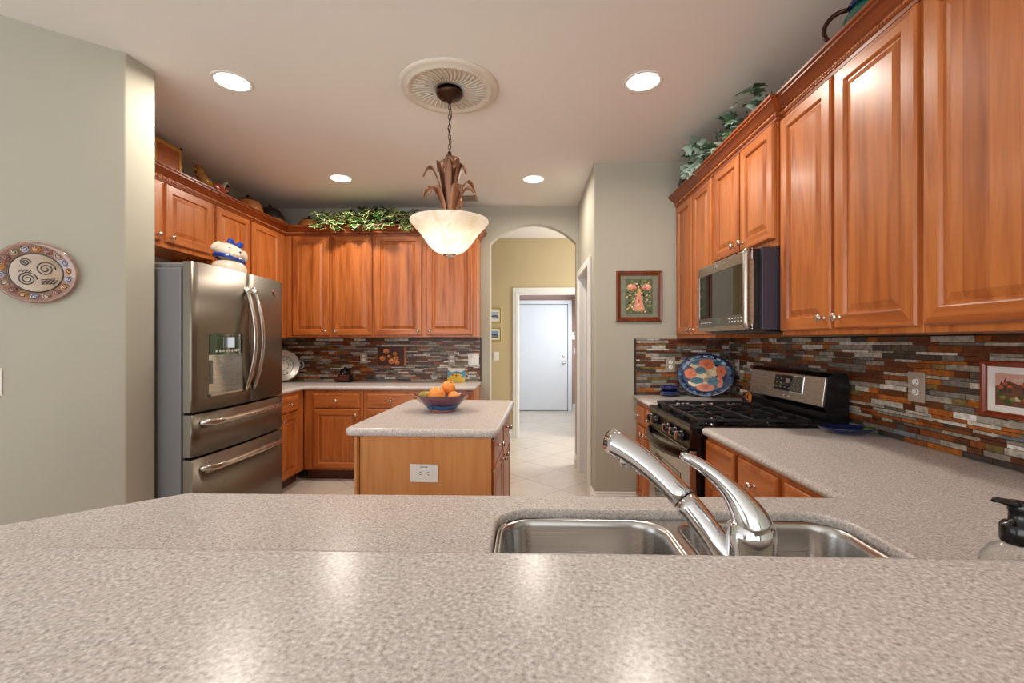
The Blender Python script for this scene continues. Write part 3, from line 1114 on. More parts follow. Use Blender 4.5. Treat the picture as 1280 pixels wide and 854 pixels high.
mb = MB(); mb.tube([(0.685, -0.004, 1.408), (0.685, -0.022, 1.425), (0.685, -0.024, 1.44), (0.685, -0.024, 1.77), (0.685, -0.022, 1.785), (0.685, -0.004, 1.80)], 0.016, 14)
mb.build('handle', M_STEEL, md)
mb = MB(); mb.lathe([(0.017, 0), (0.017, 0.002), (0.0145, 0.0025), (0.0145, 0.0015), (0.0005, 0.0015)], (0.27, 0, 1.775), 'Y', n=24)
mb.tube([(0.262, -0.003, 1.772), (0.266, -0.003, 1.781), (0.271, -0.003, 1.776), (0.268, -0.003, 1.768), (0.276, -0.003, 1.770), (0.279, -0.003, 1.778)], 0.0012, 6)
mb.build('badge', M_NICKEL, md)

# ------------------------------------------------------------------ gas range
rg = thing('gas_range', 'stainless and black gas range with cast iron grates', 'range', (0.83, 3.084, 0), -90)
RW = 0.766
mb = MB(); mb.box(0.003, RW - 0.003, 0.03, 0.775, 0.03, 0.90, 0.003)
mb.build('body', M_BLACK, rg)
mb = MB(); mb.box(0.003, RW - 0.003, 0.0, 0.66, 0.90, 0.919, 0.004); mb.box(0.0, RW, -0.006, 0.03, 0.893, 0.923, 0.006)
mb.build('cooktop', [M_BLACK], rg)
M_BRSTEEL = steel('bronze_tinted_steel', (120, 108, 94), 0.3)
M_BRDARK = steel('dark_bronze_steel', (62, 54, 46), 0.28)
mb = MB(); mb.prism([(-0.012, 0.80), (0.03, 0.80), (0.03, 0.899), (0.004, 0.899)], 0.002, RW - 0.002, 'X')
cp = mb.build('control_panel', M_BRDARK, rg)
mb = MB(); mb.box(0.002, RW - 0.002, -0.009, 0.006, 0.886, 0.905, 0.004)
mb.build('front_trim', M_BRSTEEL, cp)
for x in (0.09, 0.19, 0.44, 0.555, 0.66):
    mb = MB(); mb.lathe([(0.028, 0.0), (0.028, 0.012), (0.023, 0.016), (0.021, 0.03), (0.0005, 0.032)], (x, -0.004, 0.85), 'Y', n=18)
    kb = mb.build('knob', M_BLACK, cp)
    mb = MB(); mb.box(x - 0.006, x + 0.006, -0.048, -0.032, 0.828, 0.872, 0.004)
    mb.build('knob_grip', M_CHROME, kb)
mb = MB(); mb.box(0.006, RW - 0.006, -0.005, 0.03, 0.235, 0.79, 0.006)
od = mb.build('oven_door', M_STEEL, rg)
mb = MB(); mb.box(0.14, RW - 0.14, -0.008, 0.0, 0.36, 0.64, 0.004)
mb.build('oven_window', M_DKGLASS, od)
mb = MB()
pts = []
for k in range(21):
    u = k / 20
    pts.append((0.02 + (RW - 0.04) * u, -0.006 - 0.07 * math.sin(PI * u) ** 0.75, 0.765 - 0.012 * math.sin(PI * u)))
mb.tube(pts, [0.030] * 21, 14, squash=0.5, up=(0, -1, 0))
mb.build('handle', M_BRDARK, od)
mb = MB(); mb.box(0.006, RW - 0.006, -0.004, 0.03, 0.06, 0.225, 0.006)
mb.build('storage_drawer', M_STEEL, rg)
# burners and grates
for bx, by, br in ((0.15, 0.17, 0.045), (0.15, 0.49, 0.035), (0.383, 0.33, 0.05), (0.616, 0.17, 0.05), (0.616, 0.49, 0.035)):
    mb = MB(); mb.lathe([(br + 0.012, 0.0), (br + 0.012, 0.006), (br, 0.008), (br, 0.018), (br * 0.8, 0.022), (0.0005, 0.023)], (bx, by, 0.919), n=20)
    mb.build('burner', M_BLACK, rg)
for gx in (0.02, 0.2665, 0.513):
    mb = MB()
    gw, y0, y1, zt = 0.233, 0.045, 0.60, 0.952
    for x in (gx, gx + gw):
        mb.box(x - 0.007, x + 0.007, y0, y1, zt - 0.016, zt, 0.003, 1)
    for y in (y0, (y0 + y1) / 2, y1):
        mb.box(gx, gx + gw, y - 0.007, y + 0.007, zt - 0.016, zt, 0.003, 1)
    for yc in (0.17, 0.49):
        mb.box(gx + gw / 2 - 0.006, gx + gw / 2 + 0.006, yc - 0.13, yc - 0.04, zt - 0.012, zt + 0.004, 0.003, 1)
        mb.box(gx + gw / 2 - 0.006, gx + gw / 2 + 0.006, yc + 0.04, yc + 0.12, zt - 0.012, zt + 0.004, 0.003, 1)
        mb.box(gx, gx + 0.085, yc - 0.006, yc + 0.006, zt - 0.012, zt + 0.004, 0.003, 1)
        mb.box(gx + gw - 0.085, gx + gw, yc - 0.006, yc + 0.006, zt - 0.012, zt + 0.004, 0.003, 1)
    for x in (gx, gx + gw):
        for y in (y0 + 0.01, y1 - 0.01):
            mb.box(x - 0.008, x + 0.008, y - 0.012, y + 0.012, 0.9185, zt - 0.01, 0.002, 1)
    mb.build('grate', M_IRON, rg)
# back guard
mb = MB(); mb.prism(round_poly([(0.665, 0.90), (0.775, 0.90), (0.775, 1.185), (0.70, 1.185), (0.675, 1.165), (0.655, 1.01), (0.672, 0.985)], [0, 0, 0.02, 0.02, 0.01, 0.01, 0.01], 4), 0.0, RW, 'X')
bg = mb.build('back_guard', M_BLACK, rg)
mb = MB(); mb.M = Matrix.Translation((0, 0.653, 1.012)) @ Matrix.Rotation(-0.128, 4, 'X')
mb.box(0.012, RW - 0.012, -0.004, 0.004, 0.0, 0.152, 0.0035)
fp = mb.build('face_panel', M_STEEL, bg)
mb = MB(); mb.M = Matrix.Translation((0, 0.653, 1.012)) @ Matrix.Rotation(-0.128, 4, 'X')
mb.box(0.298, 0.585, -0.0055, 0.0, 0.045, 0.142, 0.001, 1)
mb.build('display_frame', M_CHROME, fp)
mb = MB(); mb.M = Matrix.Translation((0, 0.653, 1.012)) @ Matrix.Rotation(-0.128, 4, 'X')
mb.box(0.305, 0.578, -0.0065, 0.0, 0.05, 0.137)
dsp = mb.build('display', M_DKGLASS, fp)
mb = MB(); mb.M = Matrix.Translation((0, 0.653, 1.012)) @ Matrix.Rotation(-0.128, 4, 'X')
for c in range(6):
    for r in range(3):
        if 1 < c < 4 and r > 0:
            continue
        mb.box(0.325 + c * 0.042, 0.337 + c * 0.042, -0.0072, -0.006, 0.065 + r * 0.024, 0.071 + r * 0.024)
mb.box(0.42, 0.455, -0.0072, -0.006, 0.095, 0.12)
mb.build('display_marks', M_ALM, dsp)
mb = MB(); mb.M = Matrix.Translation((0, 0.653, 1.012)) @ Matrix.Rotation(-0.128, 4, 'X')
mb.tube([(0.44 + 0.03 * math.cos(a), -0.0045, 0.022 + 0.012 * math.sin(a)) for a in [2 * PI * i / 24 for i in range(24)]], 0.0015, 6, closed=True)
mb.box(0.425, 0.455, -0.0052, -0.003, 0.019, 0.025)
mb.build('badge', M_CHROME, fp)

# ------------------------------------------------------------------ sink, faucet, soap
sk = thing('kitchen_sink', 'double-bowl stainless undermount sink in the stone countertop', 'sink', (0.348, 0.95, 0.892))
mb = MB()
rim_o = rrect(-0.4185, 0.4185, -0.2135, 0.2165, 0.086, 8)
B1 = rrect(-0.408, -0.015, -0.205, 0.207, 0.075, 8)
B2 = rrect(0.018, 0.410, -0.205, 0.207, 0.075, 8)
slab(mb, rim_o, -0.004, 0.0, 0.0015, [B1, B2], seg=1)
mb.build('rim', M_SINK, sk)
for Bp in (B1, B2):
    mb = MB()
    rings = []
    for ins, z in ((-0.001, 0.0), (0.003, -0.006), (0.008, -0.02), (0.016, -0.15), (0.026, -0.178), (0.05, -0.192), (0.09, -0.195)):
        rings.append([(x, y, z) for x, y in offset_poly(Bp, ins)])
    mb.rings(rings, cap0=False, cap1=True)
    # thin shell
    o = mb.build('bowl', M_SINK, sk)
    sm = o.modifiers.new('thick', 'SOLIDIFY')
    sm.thickness = 0.002
    cxm = sum(p[0] for p in Bp) / len(Bp)
    mb = MB(); mb.lathe([(0.045, -0.1935), (0.045, -0.190), (0.036, -0.190), (0.03, -0.1925), (0.0005, -0.1925)], (cxm, 0, 0), n=24)
    mb.build('drain', M_CHROME, o)

fc = thing('faucet', 'chrome single-lever faucet with pull-out spray head at the sink', 'faucet', (0.335, 0.69, 0.914))


def bez(p0, p1, p2, p3, n):
    out = []
    for k in range(n + 1):
        t = k / n
        out.append(tuple((1 - t) ** 3 * a + 3 * (1 - t) ** 2 * t * b + 3 * (1 - t) * t * t * c + t ** 3 * d for a, b, c, d in zip(p0, p1, p2, p3)))
    return out


mb = MB(); mb.lathe([(0.036, 0.0), (0.036, 0.006), (0.031, 0.012), (0.031, 0.06), (0.0335, 0.085), (0.0348, 0.115), (0.0345, 0.138), (0.032, 0.156), (0.02, 0.168), (0.0005, 0.172)], n=32)
mb.build('base', M_CHROME, fc)
SP = bez((-0.016, 0.0, 0.070), (-0.040, 0.03, 0.128), (-0.090, 0.10, 0.212), (-0.172, 0.19, 0.240), 20)
mb = MB(); mb.tube(SP[:11], [0.0215, 0.0214, 0.0212, 0.021, 0.0208, 0.0206, 0.0204, 0.0202, 0.02, 0.0199, 0.0198], 20)
sp = mb.build('spout', M_CHROME, fc)
mid = [a + (b_ - a) * 0.14 for a, b_ in zip(SP[10], SP[11])]
mb = MB(); mb.tube([SP[10], tuple(mid)], 0.0185, 20)
mb.build('seam_ring', M_BLACK, sp)
mb = MB(); mb.tube([tuple(mid)] + SP[11:], [0.0198, 0.0198, 0.020, 0.0202, 0.0205, 0.0209, 0.0214, 0.022, 0.0228, 0.0236, 0.0242], 20)
hd = mb.build('spray_head', M_CHROME, sp)
mb = MB(); mb.tube([SP[20], (SP[20][0] - 0.002, SP[20][1] + 0.0022, SP[20][2] + 0.0004)], [0.0215, 0.021], 20)
mb.build('head_cap', M_BLACK, hd)
mb = MB(); mb.tube([(SP[18][0], SP[18][1], SP[18][2] - 0.004), (SP[18][0] + 0.003, SP[18][1], SP[18][2] - 0.022), (SP[18][0] + 0.004, SP[18][1], SP[18][2] - 0.031)], [0.019, 0.0165, 0.0145], 18)
mb.ball((SP[16][0] - 0.002, SP[16][1], SP[16][2] - 0.019), 0.010, n=12)
mb.build('spray_nozzle', M_CHROME, hd)
LV = bez((0.004, 0.0, 0.150), (-0.006, 0.006, 0.190), (-0.040, 0.033, 0.232), (-0.084, 0.06, 0.245), 16)
mb = MB(); mb.tube(LV, [0.0345, 0.034, 0.0325, 0.030, 0.027, 0.024, 0.0215, 0.0193, 0.0175, 0.016, 0.0147, 0.0136, 0.0128, 0.012, 0.0112, 0.0098, 0.006], 20, squash=0.82, up=(0.5, 0, 0.86))
mb.build('lever', M_CHROME, fc)

M_CLEAR, nt, b = newmat('clear_plastic')
b.inputs['Base Color'].default_value = (0.95, 0.96, 0.96, 1)
b.inputs['Transmission Weight'].default_value = 0.92
b.inputs['Roughness'].default_value = 0.06
b.inputs['IOR'].default_value = 1.35
so = thing('soap_dispenser', 'clear soap bottle with black pump by the right end of the sink', 'soap bottle', (0.702, 0.672, 0.914), 10)
so.scale = (1.08, 1.08, 1.17)
mb = MB(); mb.lathe([(0.0005, 0.0), (0.036, 0.001), (0.04, 0.006), (0.04, 0.085), (0.037, 0.10), (0.028, 0.113), (0.017, 0.119), (0.015, 0.124), (0.015, 0.128)], n=28)
mb.build('bottle', M_CLEAR, so)
mb = MB(); mb.lathe([(0.0005, 0.003), (0.033, 0.004), (0.037, 0.008), (0.037, 0.06), (0.0005, 0.061)], n=24)
mb.build('soap', plain('pale_liquid_soap', (226, 226, 220), 0.2), so)
mb = MB(); mb.lathe([(0.0175, 0.122), (0.0185, 0.124), (0.0185, 0.142), (0.0155, 0.146), (0.010, 0.147), (0.010, 0.160), (0.011, 0.162), (0.011, 0.172), (0.0005, 0.174)], n=20)
mb.tube([(0.0, 0.0, 0.168), (-0.018, 0.0, 0.172), (-0.034, 0.0, 0.176), (-0.04, 0.0, 0.175)], [0.009, 0.0075, 0.0055, 0.003], 10, squash=0.6)
mb.build('pump', M_BLACK, so)

# ------------------------------------------------------------------ pendant lamp, medallion, recessed lights, vent
PX, PY = -0.438, 2.583
mb = MB()
mb.lathe([(0.075, 0.0), (0.075, -0.014), (0.20, -0.010), (0.215, -0.018), (0.228, -0.026), (0.24, -0.024), (0.25, -0.016), (0.262, -0.016), (0.278, -0.011), (0.283, -0.004), (0.283, 0.0)], (PX, PY, CZ), n=96)
med = None
bm_ = mb
for k in range(44):
    a = 2 * PI * k / 44
    d = Vector((math.cos(a), math.sin(a), 0))
    e = Vector((-math.sin(a), math.cos(a), 0))
    p = Vector((PX, PY, CZ - 0.012))
    pts = [p + d * r + e * (0.016 * math.sin((r - 0.07) * 22)) for r in (0.07, 0.10, 0.13, 0.16, 0.19, 0.21)]
    mb.tube(pts, [0.003, 0.0042, 0.0054, 0.0064, 0.0072, 0.006], 6)
    mb.ball(p + d * 0.235 + Vector((0, 0, -0.011)), 0.007, (1, 1, 0.7), 6)
tag(mb.build('ceiling_medallion', M_PLASTER), 'round fluted plaster ceiling medallion around the pendant lamp', 'ceiling medallion')

pl = thing('pendant_lamp', 'pendant lamp with alabaster glass bell shade and copper leaves over the island', 'pendant lamp', (PX, PY, 1.83))
mb = MB(); mb.lathe([(0.055, 0.946), (0.056, 0.934), (0.074, 0.932), (0.077, 0.926), (0.072, 0.914), (0.058, 0.902), (0.036, 0.892), (0.012, 0.887), (0.010, 0.872), (0.0005, 0.870)], n=28)
mb.build('canopy', M_BRONZE, pl)
mb = MB()
z = 0.868
k = 0
while z > 0.595:
    ring = []
    for i in range(14):
        a = 2 * PI * i / 14
        u, w = 0.0075 * math.cos(a), 0.0165 * math.sin(a)
        ring.append((u, 0, z - 0.0165 + w) if k % 2 == 0 else (0, u, z - 0.0165 + w))
    mb.tube(ring, 0.002, 6, closed=True)
    z -= 0.0285
    k += 1
mb.build('chain', M_BRONZE, pl)
mb = MB(); mb.tube([(0.004, 0, 0.87), (0.012, 0.004, 0.80), (-0.010, 0.002, 0.73), (0.010, -0.003, 0.66), (0.0, 0, 0.59)], 0.0022, 6)
mb.build('cord', M_BRONZE, pl)
mb = MB(); mb.lathe([(0.006, 0.60), (0.011, 0.59), (0.013, 0.575), (0.008, 0.56), (0.010, 0.55), (0.0062, 0.54), (0.0062, 0.10), (0.0005, 0.10)], n=14)
mb.build('rod', M_BRONZE, pl)
rl = random.Random(4)
specs = [(0.15, 0.155, 0.40, 0.030, 0.0), (1.1, 0.12, 0.36, 0.036, 0.0), (2.0, 0.11, 0.40, 0.034, 0.0), (3.0, 0.165, 0.405, 0.036, 0.0), (3.75, 0.13, 0.385, 0.038, 0.0), (5.5, 0.12, 0.395, 0.042, 0.0),
         (3.25, 0.15, 0.52, 0.040, 0.06), (2.5, 0.10, 0.575, 0.046, 0.06), (4.1, 0.055, 0.555, 0.056, 0.06), (5.35, 0.055, 0.575, 0.058, 0.06), (6.1, 0.10, 0.53, 0.046, 0.06), (0.5, 0.16, 0.455, 0.034, 0.06), (1.5, 0.09, 0.56, 0.04, 0.06)]
for a, reach, hgt, wd, up_ in specs:
    d = Vector((math.cos(a), math.sin(a), 0))
    e = Vector((-math.sin(a), math.cos(a), 0))
    P0, P1, P2, P3 = Vector((0, 0, 0.185)) + d * 0.016, Vector((0, 0, 0.185 + (hgt - 0.185) * 0.65)) + d * (0.012 + 0.18 * reach), Vector((0, 0, hgt + 0.09)) + d * reach * 0.72, Vector((0, 0, hgt - 0.07)) + d * reach
    mb = MB()
    L_, R_2, Cn = [], [], []
    for k in range(15):
        t_ = k / 14
        p = (1 - t_) ** 3 * P0 + 3 * (1 - t_) ** 2 * t_ * P1 + 3 * (1 - t_) * t_ * t_ * P2 + t_ ** 3 * P3
        w = wd * (0.28 + 0.72 * math.sin(PI * min(1, t_ * 0.88 + 0.02)) ** 1.3) * (1 if t_ < 0.9 else (1.02 - t_) / 0.12) * 0.8
        L_.append(mb.v(p + e * w - d * 0.004)); R_2.append(mb.v(p - e * w - d * 0.004)); Cn.append(mb.v(p + d * 0.003))
    for k in range(14):
        mb.f([L_[k], Cn[k], Cn[k + 1], L_[k + 1]], True)
        mb.f([Cn[k], R_2[k], R_2[k + 1], Cn[k + 1]], True)
    o = mb.build('leaf', M_LEAFBR, pl)
    sm = o.modifiers.new('thick', 'SOLIDIFY')
    sm.thickness = 0.0025
# glass shade
M_ALAB, nt, b = newmat('alabaster_glass')
N, L = nt.nodes, nt.links
tc = N.new('ShaderNodeTexCoord')
nz = N.new('ShaderNodeTexNoise')
nz.inputs['Scale'].default_value = 5
nz.inputs['Detail'].default_value = 3
nz.inputs['Distortion'].default_value = 2.0
L.new(tc.outputs['Object'], nz.inputs['Vector'])
rp = ramp(nt, [(0.35, (240, 234, 220)), (0.55, (255, 252, 246)), (0.75, (226, 216, 196))])
L.new(nz.outputs['Fac'], rp.inputs['Fac'])
b.inputs['Roughness'].default_value = 0.25
L.new(rp.outputs['Color'], b.inputs['Base Color'])
tr = N.new('ShaderNodeBsdfTranslucent')
L.new(rp.outputs['Color'], tr.inputs['Color'])
mx = N.new('ShaderNodeMixShader')
mx.inputs[0].default_value = 0.55
L.new(b.outputs[0], mx.inputs[1])
L.new(tr.outputs[0], mx.inputs[2])
L.new(mx.outputs[0], N['Material Output'].inputs['Surface'])
prof = [(0.222, 0.203), (0.224, 0.197), (0.219, 0.188), (0.203, 0.170), (0.184, 0.150), (0.166, 0.130), (0.149, 0.106), (0.132, 0.082), (0.112, 0.056), (0.084, 0.030), (0.045, 0.012), (0.012, 0.008)]
mb = MB(); mb.lathe(prof + [(0.012, 0.013), (0.043, 0.018), (0.080, 0.036), (0.107, 0.061), (0.127, 0.087), (0.144, 0.111), (0.161, 0.135), (0.180, 0.155), (0.200, 0.177), (0.213, 0.197)], n=56, caps=False)
mb.rings([[(0.213 * math.cos(2 * PI * i / 56), 0.213 * math.sin(2 * PI * i / 56), 0.197) for i in range(56)], [(0.222 * math.cos(2 * PI * i / 56), 0.222 * math.sin(2 * PI * i / 56), 0.203) for i in range(56)]], cap0=False, cap1=False)
mb.build('glass_shade', M_ALAB, pl)
mb = MB(); mb.lathe([(0.036, 0.022), (0.038, 0.012), (0.034, 0.004), (0.02, -0.003), (0.008, -0.006), (0.008, -0.012), (0.0005, -0.015)], n=24)
mb.build('finial', M_NICKEL, pl)
mb = MB(); mb.lathe([(0.011, 0.20), (0.022, 0.19), (0.022, 0.175), (0.018, 0.17), (0.018, 0.142), (0.0005, 0.141)], n=16)
mb.build('socket', M_BRONZE, pl)
mb = MB(); mb.ball((0, 0, 0.105), 0.03, (1, 1, 1.2), 16)
mb.build('bulb', plain('glowing_bulb', (255, 244, 226), 0.4, emit=(255, 236, 208), estr=18), pl)
ld = bpy.data.lights.new('pendant_bulb_light', 'POINT')
ld.energy = 1.8
ld.color = (1.0, 0.88, 0.72)
ld.shadow_soft_size = 0.05
lo = bpy.data.objects.new('pendant_bulb_light', ld)
COL.objects.link(lo)
lo.location = (PX, PY, 1.945)

for (x, y, lab) in ((-1.636, 2.481, 'recessed ceiling light nearest the left green wall'), (0.649, 2.553, 'recessed ceiling light nearest the right wall cabinets'),
                    (-1.644, 3.983, 'recessed ceiling light over the corner past the refrigerator'), (0.064, 4.057, 'recessed ceiling light in front of the archway')):
    t = thing('recessed_light', lab, 'ceiling light', (x, y, CZ), 0, 'recessed ceiling lights')
    mb = MB(); mb.lathe([(0.088, 0.0), (0.088, -0.003), (0.103, -0.004), (0.107, -0.002), (0.107, 0.0)], n=36, caps=False)
    mb.rings([[(r * math.cos(2 * PI * i / 36), r * math.sin(2 * PI * i / 36), 0.0) for i in range(36)] for r in (0.107, 0.088)], cap0=False, cap1=False)
    mb.build('trim_ring', M_WHITE, t)
    mb = MB(); mb.lathe([(0.0875, -0.0005), (0.085, -0.003), (0.06, -0.006), (0.03, -0.008), (0.0005, -0.0085)], n=36)
    mb.build('lens', M_LENS, t)
    ld = bpy.data.lights.new('recessed_lamp', 'AREA')
    ld.shape = 'DISK'
    ld.size = 0.16
    ld.energy = CAN_POWER
    ld.color = CAN_COLOR
    ld.spread = math.radians(170)
    lo = bpy.data.objects.new('recessed_lamp', ld)
    COL.objects.link(lo)
    lo.location = (x, y, CZ - 0.012)

t = thing('ceiling_vent', 'small beige ceiling air vent behind the pendant lamp', 'vent', (-0.62, 4.55, CZ))
mb = MB()
mb.box(-0.13, 0.13, -0.11, -0.09, -0.012, 0); mb.box(-0.13, 0.13, 0.09, 0.11, -0.012, 0); mb.box(-0.13, -0.11, -0.09, 0.09, -0.012, 0); mb.box(0.11, 0.13, -0.09, 0.09, -0.012, 0)
mb.build('frame', plain('vent_paint', (196, 184, 166), 0.5), t)
mb = MB()
for k in range(9):
    y = -0.08 + k * 0.02
    mb.prism([(y - 0.008, -0.002), (y + 0.006, -0.010), (y + 0.007, -0.008), (y - 0.007, 0.0)], -0.11, 0.11, 'X')
mb.build('slats', plain('vent_slat_paint', (150, 138, 122), 0.5), t)

# ------------------------------------------------------------------ outlets and switches


def outlet(label, loc, rz, kind='outlet', w=0.075, h=0.118, mat=None, name=None, horizontal=False, cat='outlet'):
    """plate in local x,z; front towards -y"""
    mat = mat or M_PLATE
    t = thing(name or ('power_outlet' if kind == 'outlet' else 'light_switch'), label, cat, loc, rz)
    R = Matrix.Rotation(PI / 2, 4, 'Y') if horizontal else Matrix.Identity(4)
    mb = MB(); mb.M = R
    mb.box(-w / 2, w / 2, -0.006, 0, -h / 2, h / 2, 0.003)
    mb.build('cover_plate', mat, t)
    if kind == 'outlet':
        for s in (-1, 1):
            mb = MB(); mb.M = R
            mb.prism(round_poly([(-0.016, s * 0.02 - 0.014), (0.016, s * 0.02 - 0.014), (0.016, s * 0.02 + 0.014), (-0.016, s * 0.02 + 0.014)], 0.012, 4), -0.008, -0.005, 'Y')
            o = mb.build('socket', M_PLATE, t)
            mb = MB(); mb.M = R
            mb.box(-0.007, -0.0045, -0.0085, -0.007, s * 0.02 - 0.002, s * 0.02 + 0.008)
            mb.box(0.0045, 0.007, -0.0085, -0.007, s * 0.02 - 0.002, s * 0.02 + 0.008)
            mb.ball((0, -0.008, s * 0.02 - 0.008), 0.0022, (1, 0.3, 1), 8)
            mb.build('slots', M_SLOT, o)
    else:
        n = 2 if w > 0.1 else 1
        for i in range(n):
            cx_ = 0 if n == 1 else (-0.023, 0.023)[i]
            mb = MB(); mb.M = R
            mb.prism([(-0.006, -0.034), (-0.010, -0.033), (-0.0065, 0.033), (-0.006, 0.034)], cx_ - 0.0165, cx_ + 0.0165, 'X')
            mb.build('rocker', M_PLATE, t)
    return t


outlet('double outlet in a brown-beige plate on the right mosaic wall, right of the range', (1.6180, 1.938, 1.155), -90, mat=M_ALM, w=0.08, h=0.125)
outlet('outlet partly behind the blue plate on the right mosaic wall, left of the range', (1.6180, 3.545, 1.148), -90, mat=M_ALM)
outlet('outlet on the end wall mosaic left of the blue plate', (1.155, 3.6925, 1.158), 0, mat=M_ALM)
outlet('outlet on the back mosaic wall left of the small mushroom picture', (-1.756, 4.8680, 1.167), 0, mat=M_ALM)
outlet('outlet on the back mosaic wall above the yellow card', (-0.80, 4.8680, 1.155), 0, mat=M_ALM)
outlet('double light switch at the right end of the back mosaic wall', (-0.566, 4.8680, 1.151), 0, 'switch', 0.118, 0.118, cat='light switch')
outlet('light switch on the olive hall wall below the two framed photos', (-0.425, 6.37, 1.138), 0, 'switch', 0.078, 0.122, cat='light switch')
outlet('light switch on the mauve wall right of the white door', (0.955, 8.87, 1.155), 0, 'switch', 0.078, 0.122, cat='light switch')
outlet('light switch on the green angled wall at the left edge of the photo', (-2.352, 1.921, 1.165), 40.5, 'switch', 0.078, 0.122, cat='light switch')
io = outlet('wide white outlet plate set sideways in the island end panel', (0, 0, 0), 0, w=0.088, h=0.142, horizontal=True)
io_gap = 0.0015
th = math.radians(-2.5)
lx, ly = 0.405, 0.028 - io_gap
io.location = (-0.911 + lx * math.cos(th) - ly * math.sin(th), 2.227 + lx * math.sin(th) + ly * math.cos(th), 0.693)
io.rotation_euler = (0, 0, th)
mb = MB(); mb.box(-0.02, 0.02, -0.0066, -0.0055, 0.030, 0.033)
mb.build('plate_mark', M_SLOT, io)
t = thing('thermostat', 'white wall control box on the mauve wall right of the white door', 'thermostat', (0.925, 8.87, 1.455))
mb = MB(); mb.box(-0.075, 0.075, -0.03, 0, -0.075, 0.075, 0.006)
mb.build('housing', M_PLATE, t)
mb = MB(); mb.box(0.0, 0.06, -0.031, -0.028, 0.02, 0.05)
mb.build('screen', M_SLOT, t)

# ------------------------------------------------------------------ pictures


def frame_mb(w, h, fw, d, mb=None):
    mb = mb or MB()
    prof = [(0.0, 0.0), (0.0, -d * 0.8), (fw * 0.2, -d), (fw * 0.55, -d * 0.9), (fw * 0.8, -d * 0.55), (fw, -d * 0.5), (fw, 0.0)]
    rings = []
    for ins, y in prof:
        rings.append([(-w / 2 + ins, y, -h / 2 + ins), (w / 2 - ins, y, -h / 2 + ins), (w / 2 - ins, y, h / 2 - ins), (-w / 2 + ins, y, h / 2 - ins)])
    mb.rings(rings, smooth=False, loop=True)
    return mb


def flat_poly(mb, pts, y, mi):
    mb.mi = mi
    mb.f([mb.v((x, y, z)) for x, z in pts])


def blob(cx_, cz_, rx, rz_, n=18, rnd=None, j=0.15):
    return [(cx_ + rx * math.cos(2 * PI * i / n) * (1 + (rnd.uniform(-j, j) if rnd else 0)), cz_ + rz_ * math.sin(2 * PI * i / n) * (1 + (rnd.uniform(-j, j) if rnd else 0))) for i in range(n)]


M_FRBR = wood('picture_frame_wood', [(0.3, (74, 32, 14)), (0.7, (120, 58, 26))], rough=0.22)
M_FRRED = wood('red_frame_wood', [(0.3, (92, 34, 16)), (0.7, (136, 58, 30))], rough=0.25)
M_FRGOLD = plain('gilt_frame', (196, 176, 84), 0.4, 0.3)
M_PAPER = plain('white_mat_board', (236, 234, 230), 0.8)


def cols(prefix, cs, rough=0.6, **k):
    return [plain('%s_%d' % (prefix, i), c, rough, **k) for i, c in enumerate(cs)]


# print on the end wall: pink figure among green foliage
pt = thing('framed_picture', 'framed print of a pink figure among green foliage, on the end wall beside the cabinets', 'picture', (0.906, 3.703, 1.708))
frame_mb(0.367, 0.408, 0.036, 0.024).build('frame', M_FRBR, pt)
M_MATTE = plain('mottled_green_mat', (128, 130, 112), 0.7, var=0.35, vscale=30)
mb = MB(); mb.box(-0.15, 0.15, -0.006, 0, -0.172, 0.172)
mb.build('mat_board', M_MATTE, pt)
PC = cols('print_ink', [(88, 98, 66), (226, 150, 130), (240, 206, 176), (120, 142, 76), (36, 34, 32), (216, 180, 96), (176, 92, 86), (96, 116, 120)])
rnd = random.Random(11)
mb = MB()
mb.box(-0.109, 0.109, -0.0075, -0.006, -0.139, 0.139)
flat_poly(mb, [(-0.105, -0.135), (0.105, -0.135), (0.105, 0.135), (-0.105, 0.135)], -0.0078, 0)
for i in range(190):
    x, z = rnd.uniform(-0.097, 0.097), rnd.uniform(-0.127, 0.127)
    r = rnd.uniform(0.004, 0.010)
    flat_poly(mb, blob(x, z, r, r * rnd.uniform(0.5, 1.2), 8, rnd), -0.0079 - i * 1.5e-6, rnd.choice((3, 3, 3, 2, 7, 4, 5)))
for sx in (-1, 1):
    flat_poly(mb, blob(sx * 0.058, 0.075, 0.038, 0.026, 14, rnd), -0.0082, 1)
    flat_poly(mb, blob(sx * 0.072, 0.085, 0.018, 0.010, 10, rnd), -0.0084, 2)
    flat_poly(mb, blob(sx * 0.04, 0.058, 0.018, 0.008, 10, rnd), -0.0084, 6)
flat_poly(mb, [(-0.012, 0.04), (0.012, 0.04), (0.022, -0.02), (0.045, -0.10), (0.03, -0.118), (-0.03, -0.118), (-0.045, -0.10), (-0.022, -0.02)], -0.0083, 1)
flat_poly(mb, blob(0, 0.045, 0.014, 0.02, 12), -0.0085, 5)
flat_poly(mb, blob(0, 0.085, 0.013, 0.02, 12), -0.0085, 4)
flat_poly(mb, blob(-0.004, 0.078, 0.007, 0.011, 10), -0.0087, 2)
for i in range(14):
    flat_poly(mb, blob(rnd.uniform(-0.025, 0.025), rnd.uniform(-0.11, 0.02), 0.006, 0.009, 8, rnd), -0.0086 - i * 1e-6, rnd.choice((2, 6, 5, 1)))
flat_poly(mb, blob(0, -0.095, 0.018, 0.008, 10), -0.0089, 5)
mb.build('print', PC, pt, recalc=False)

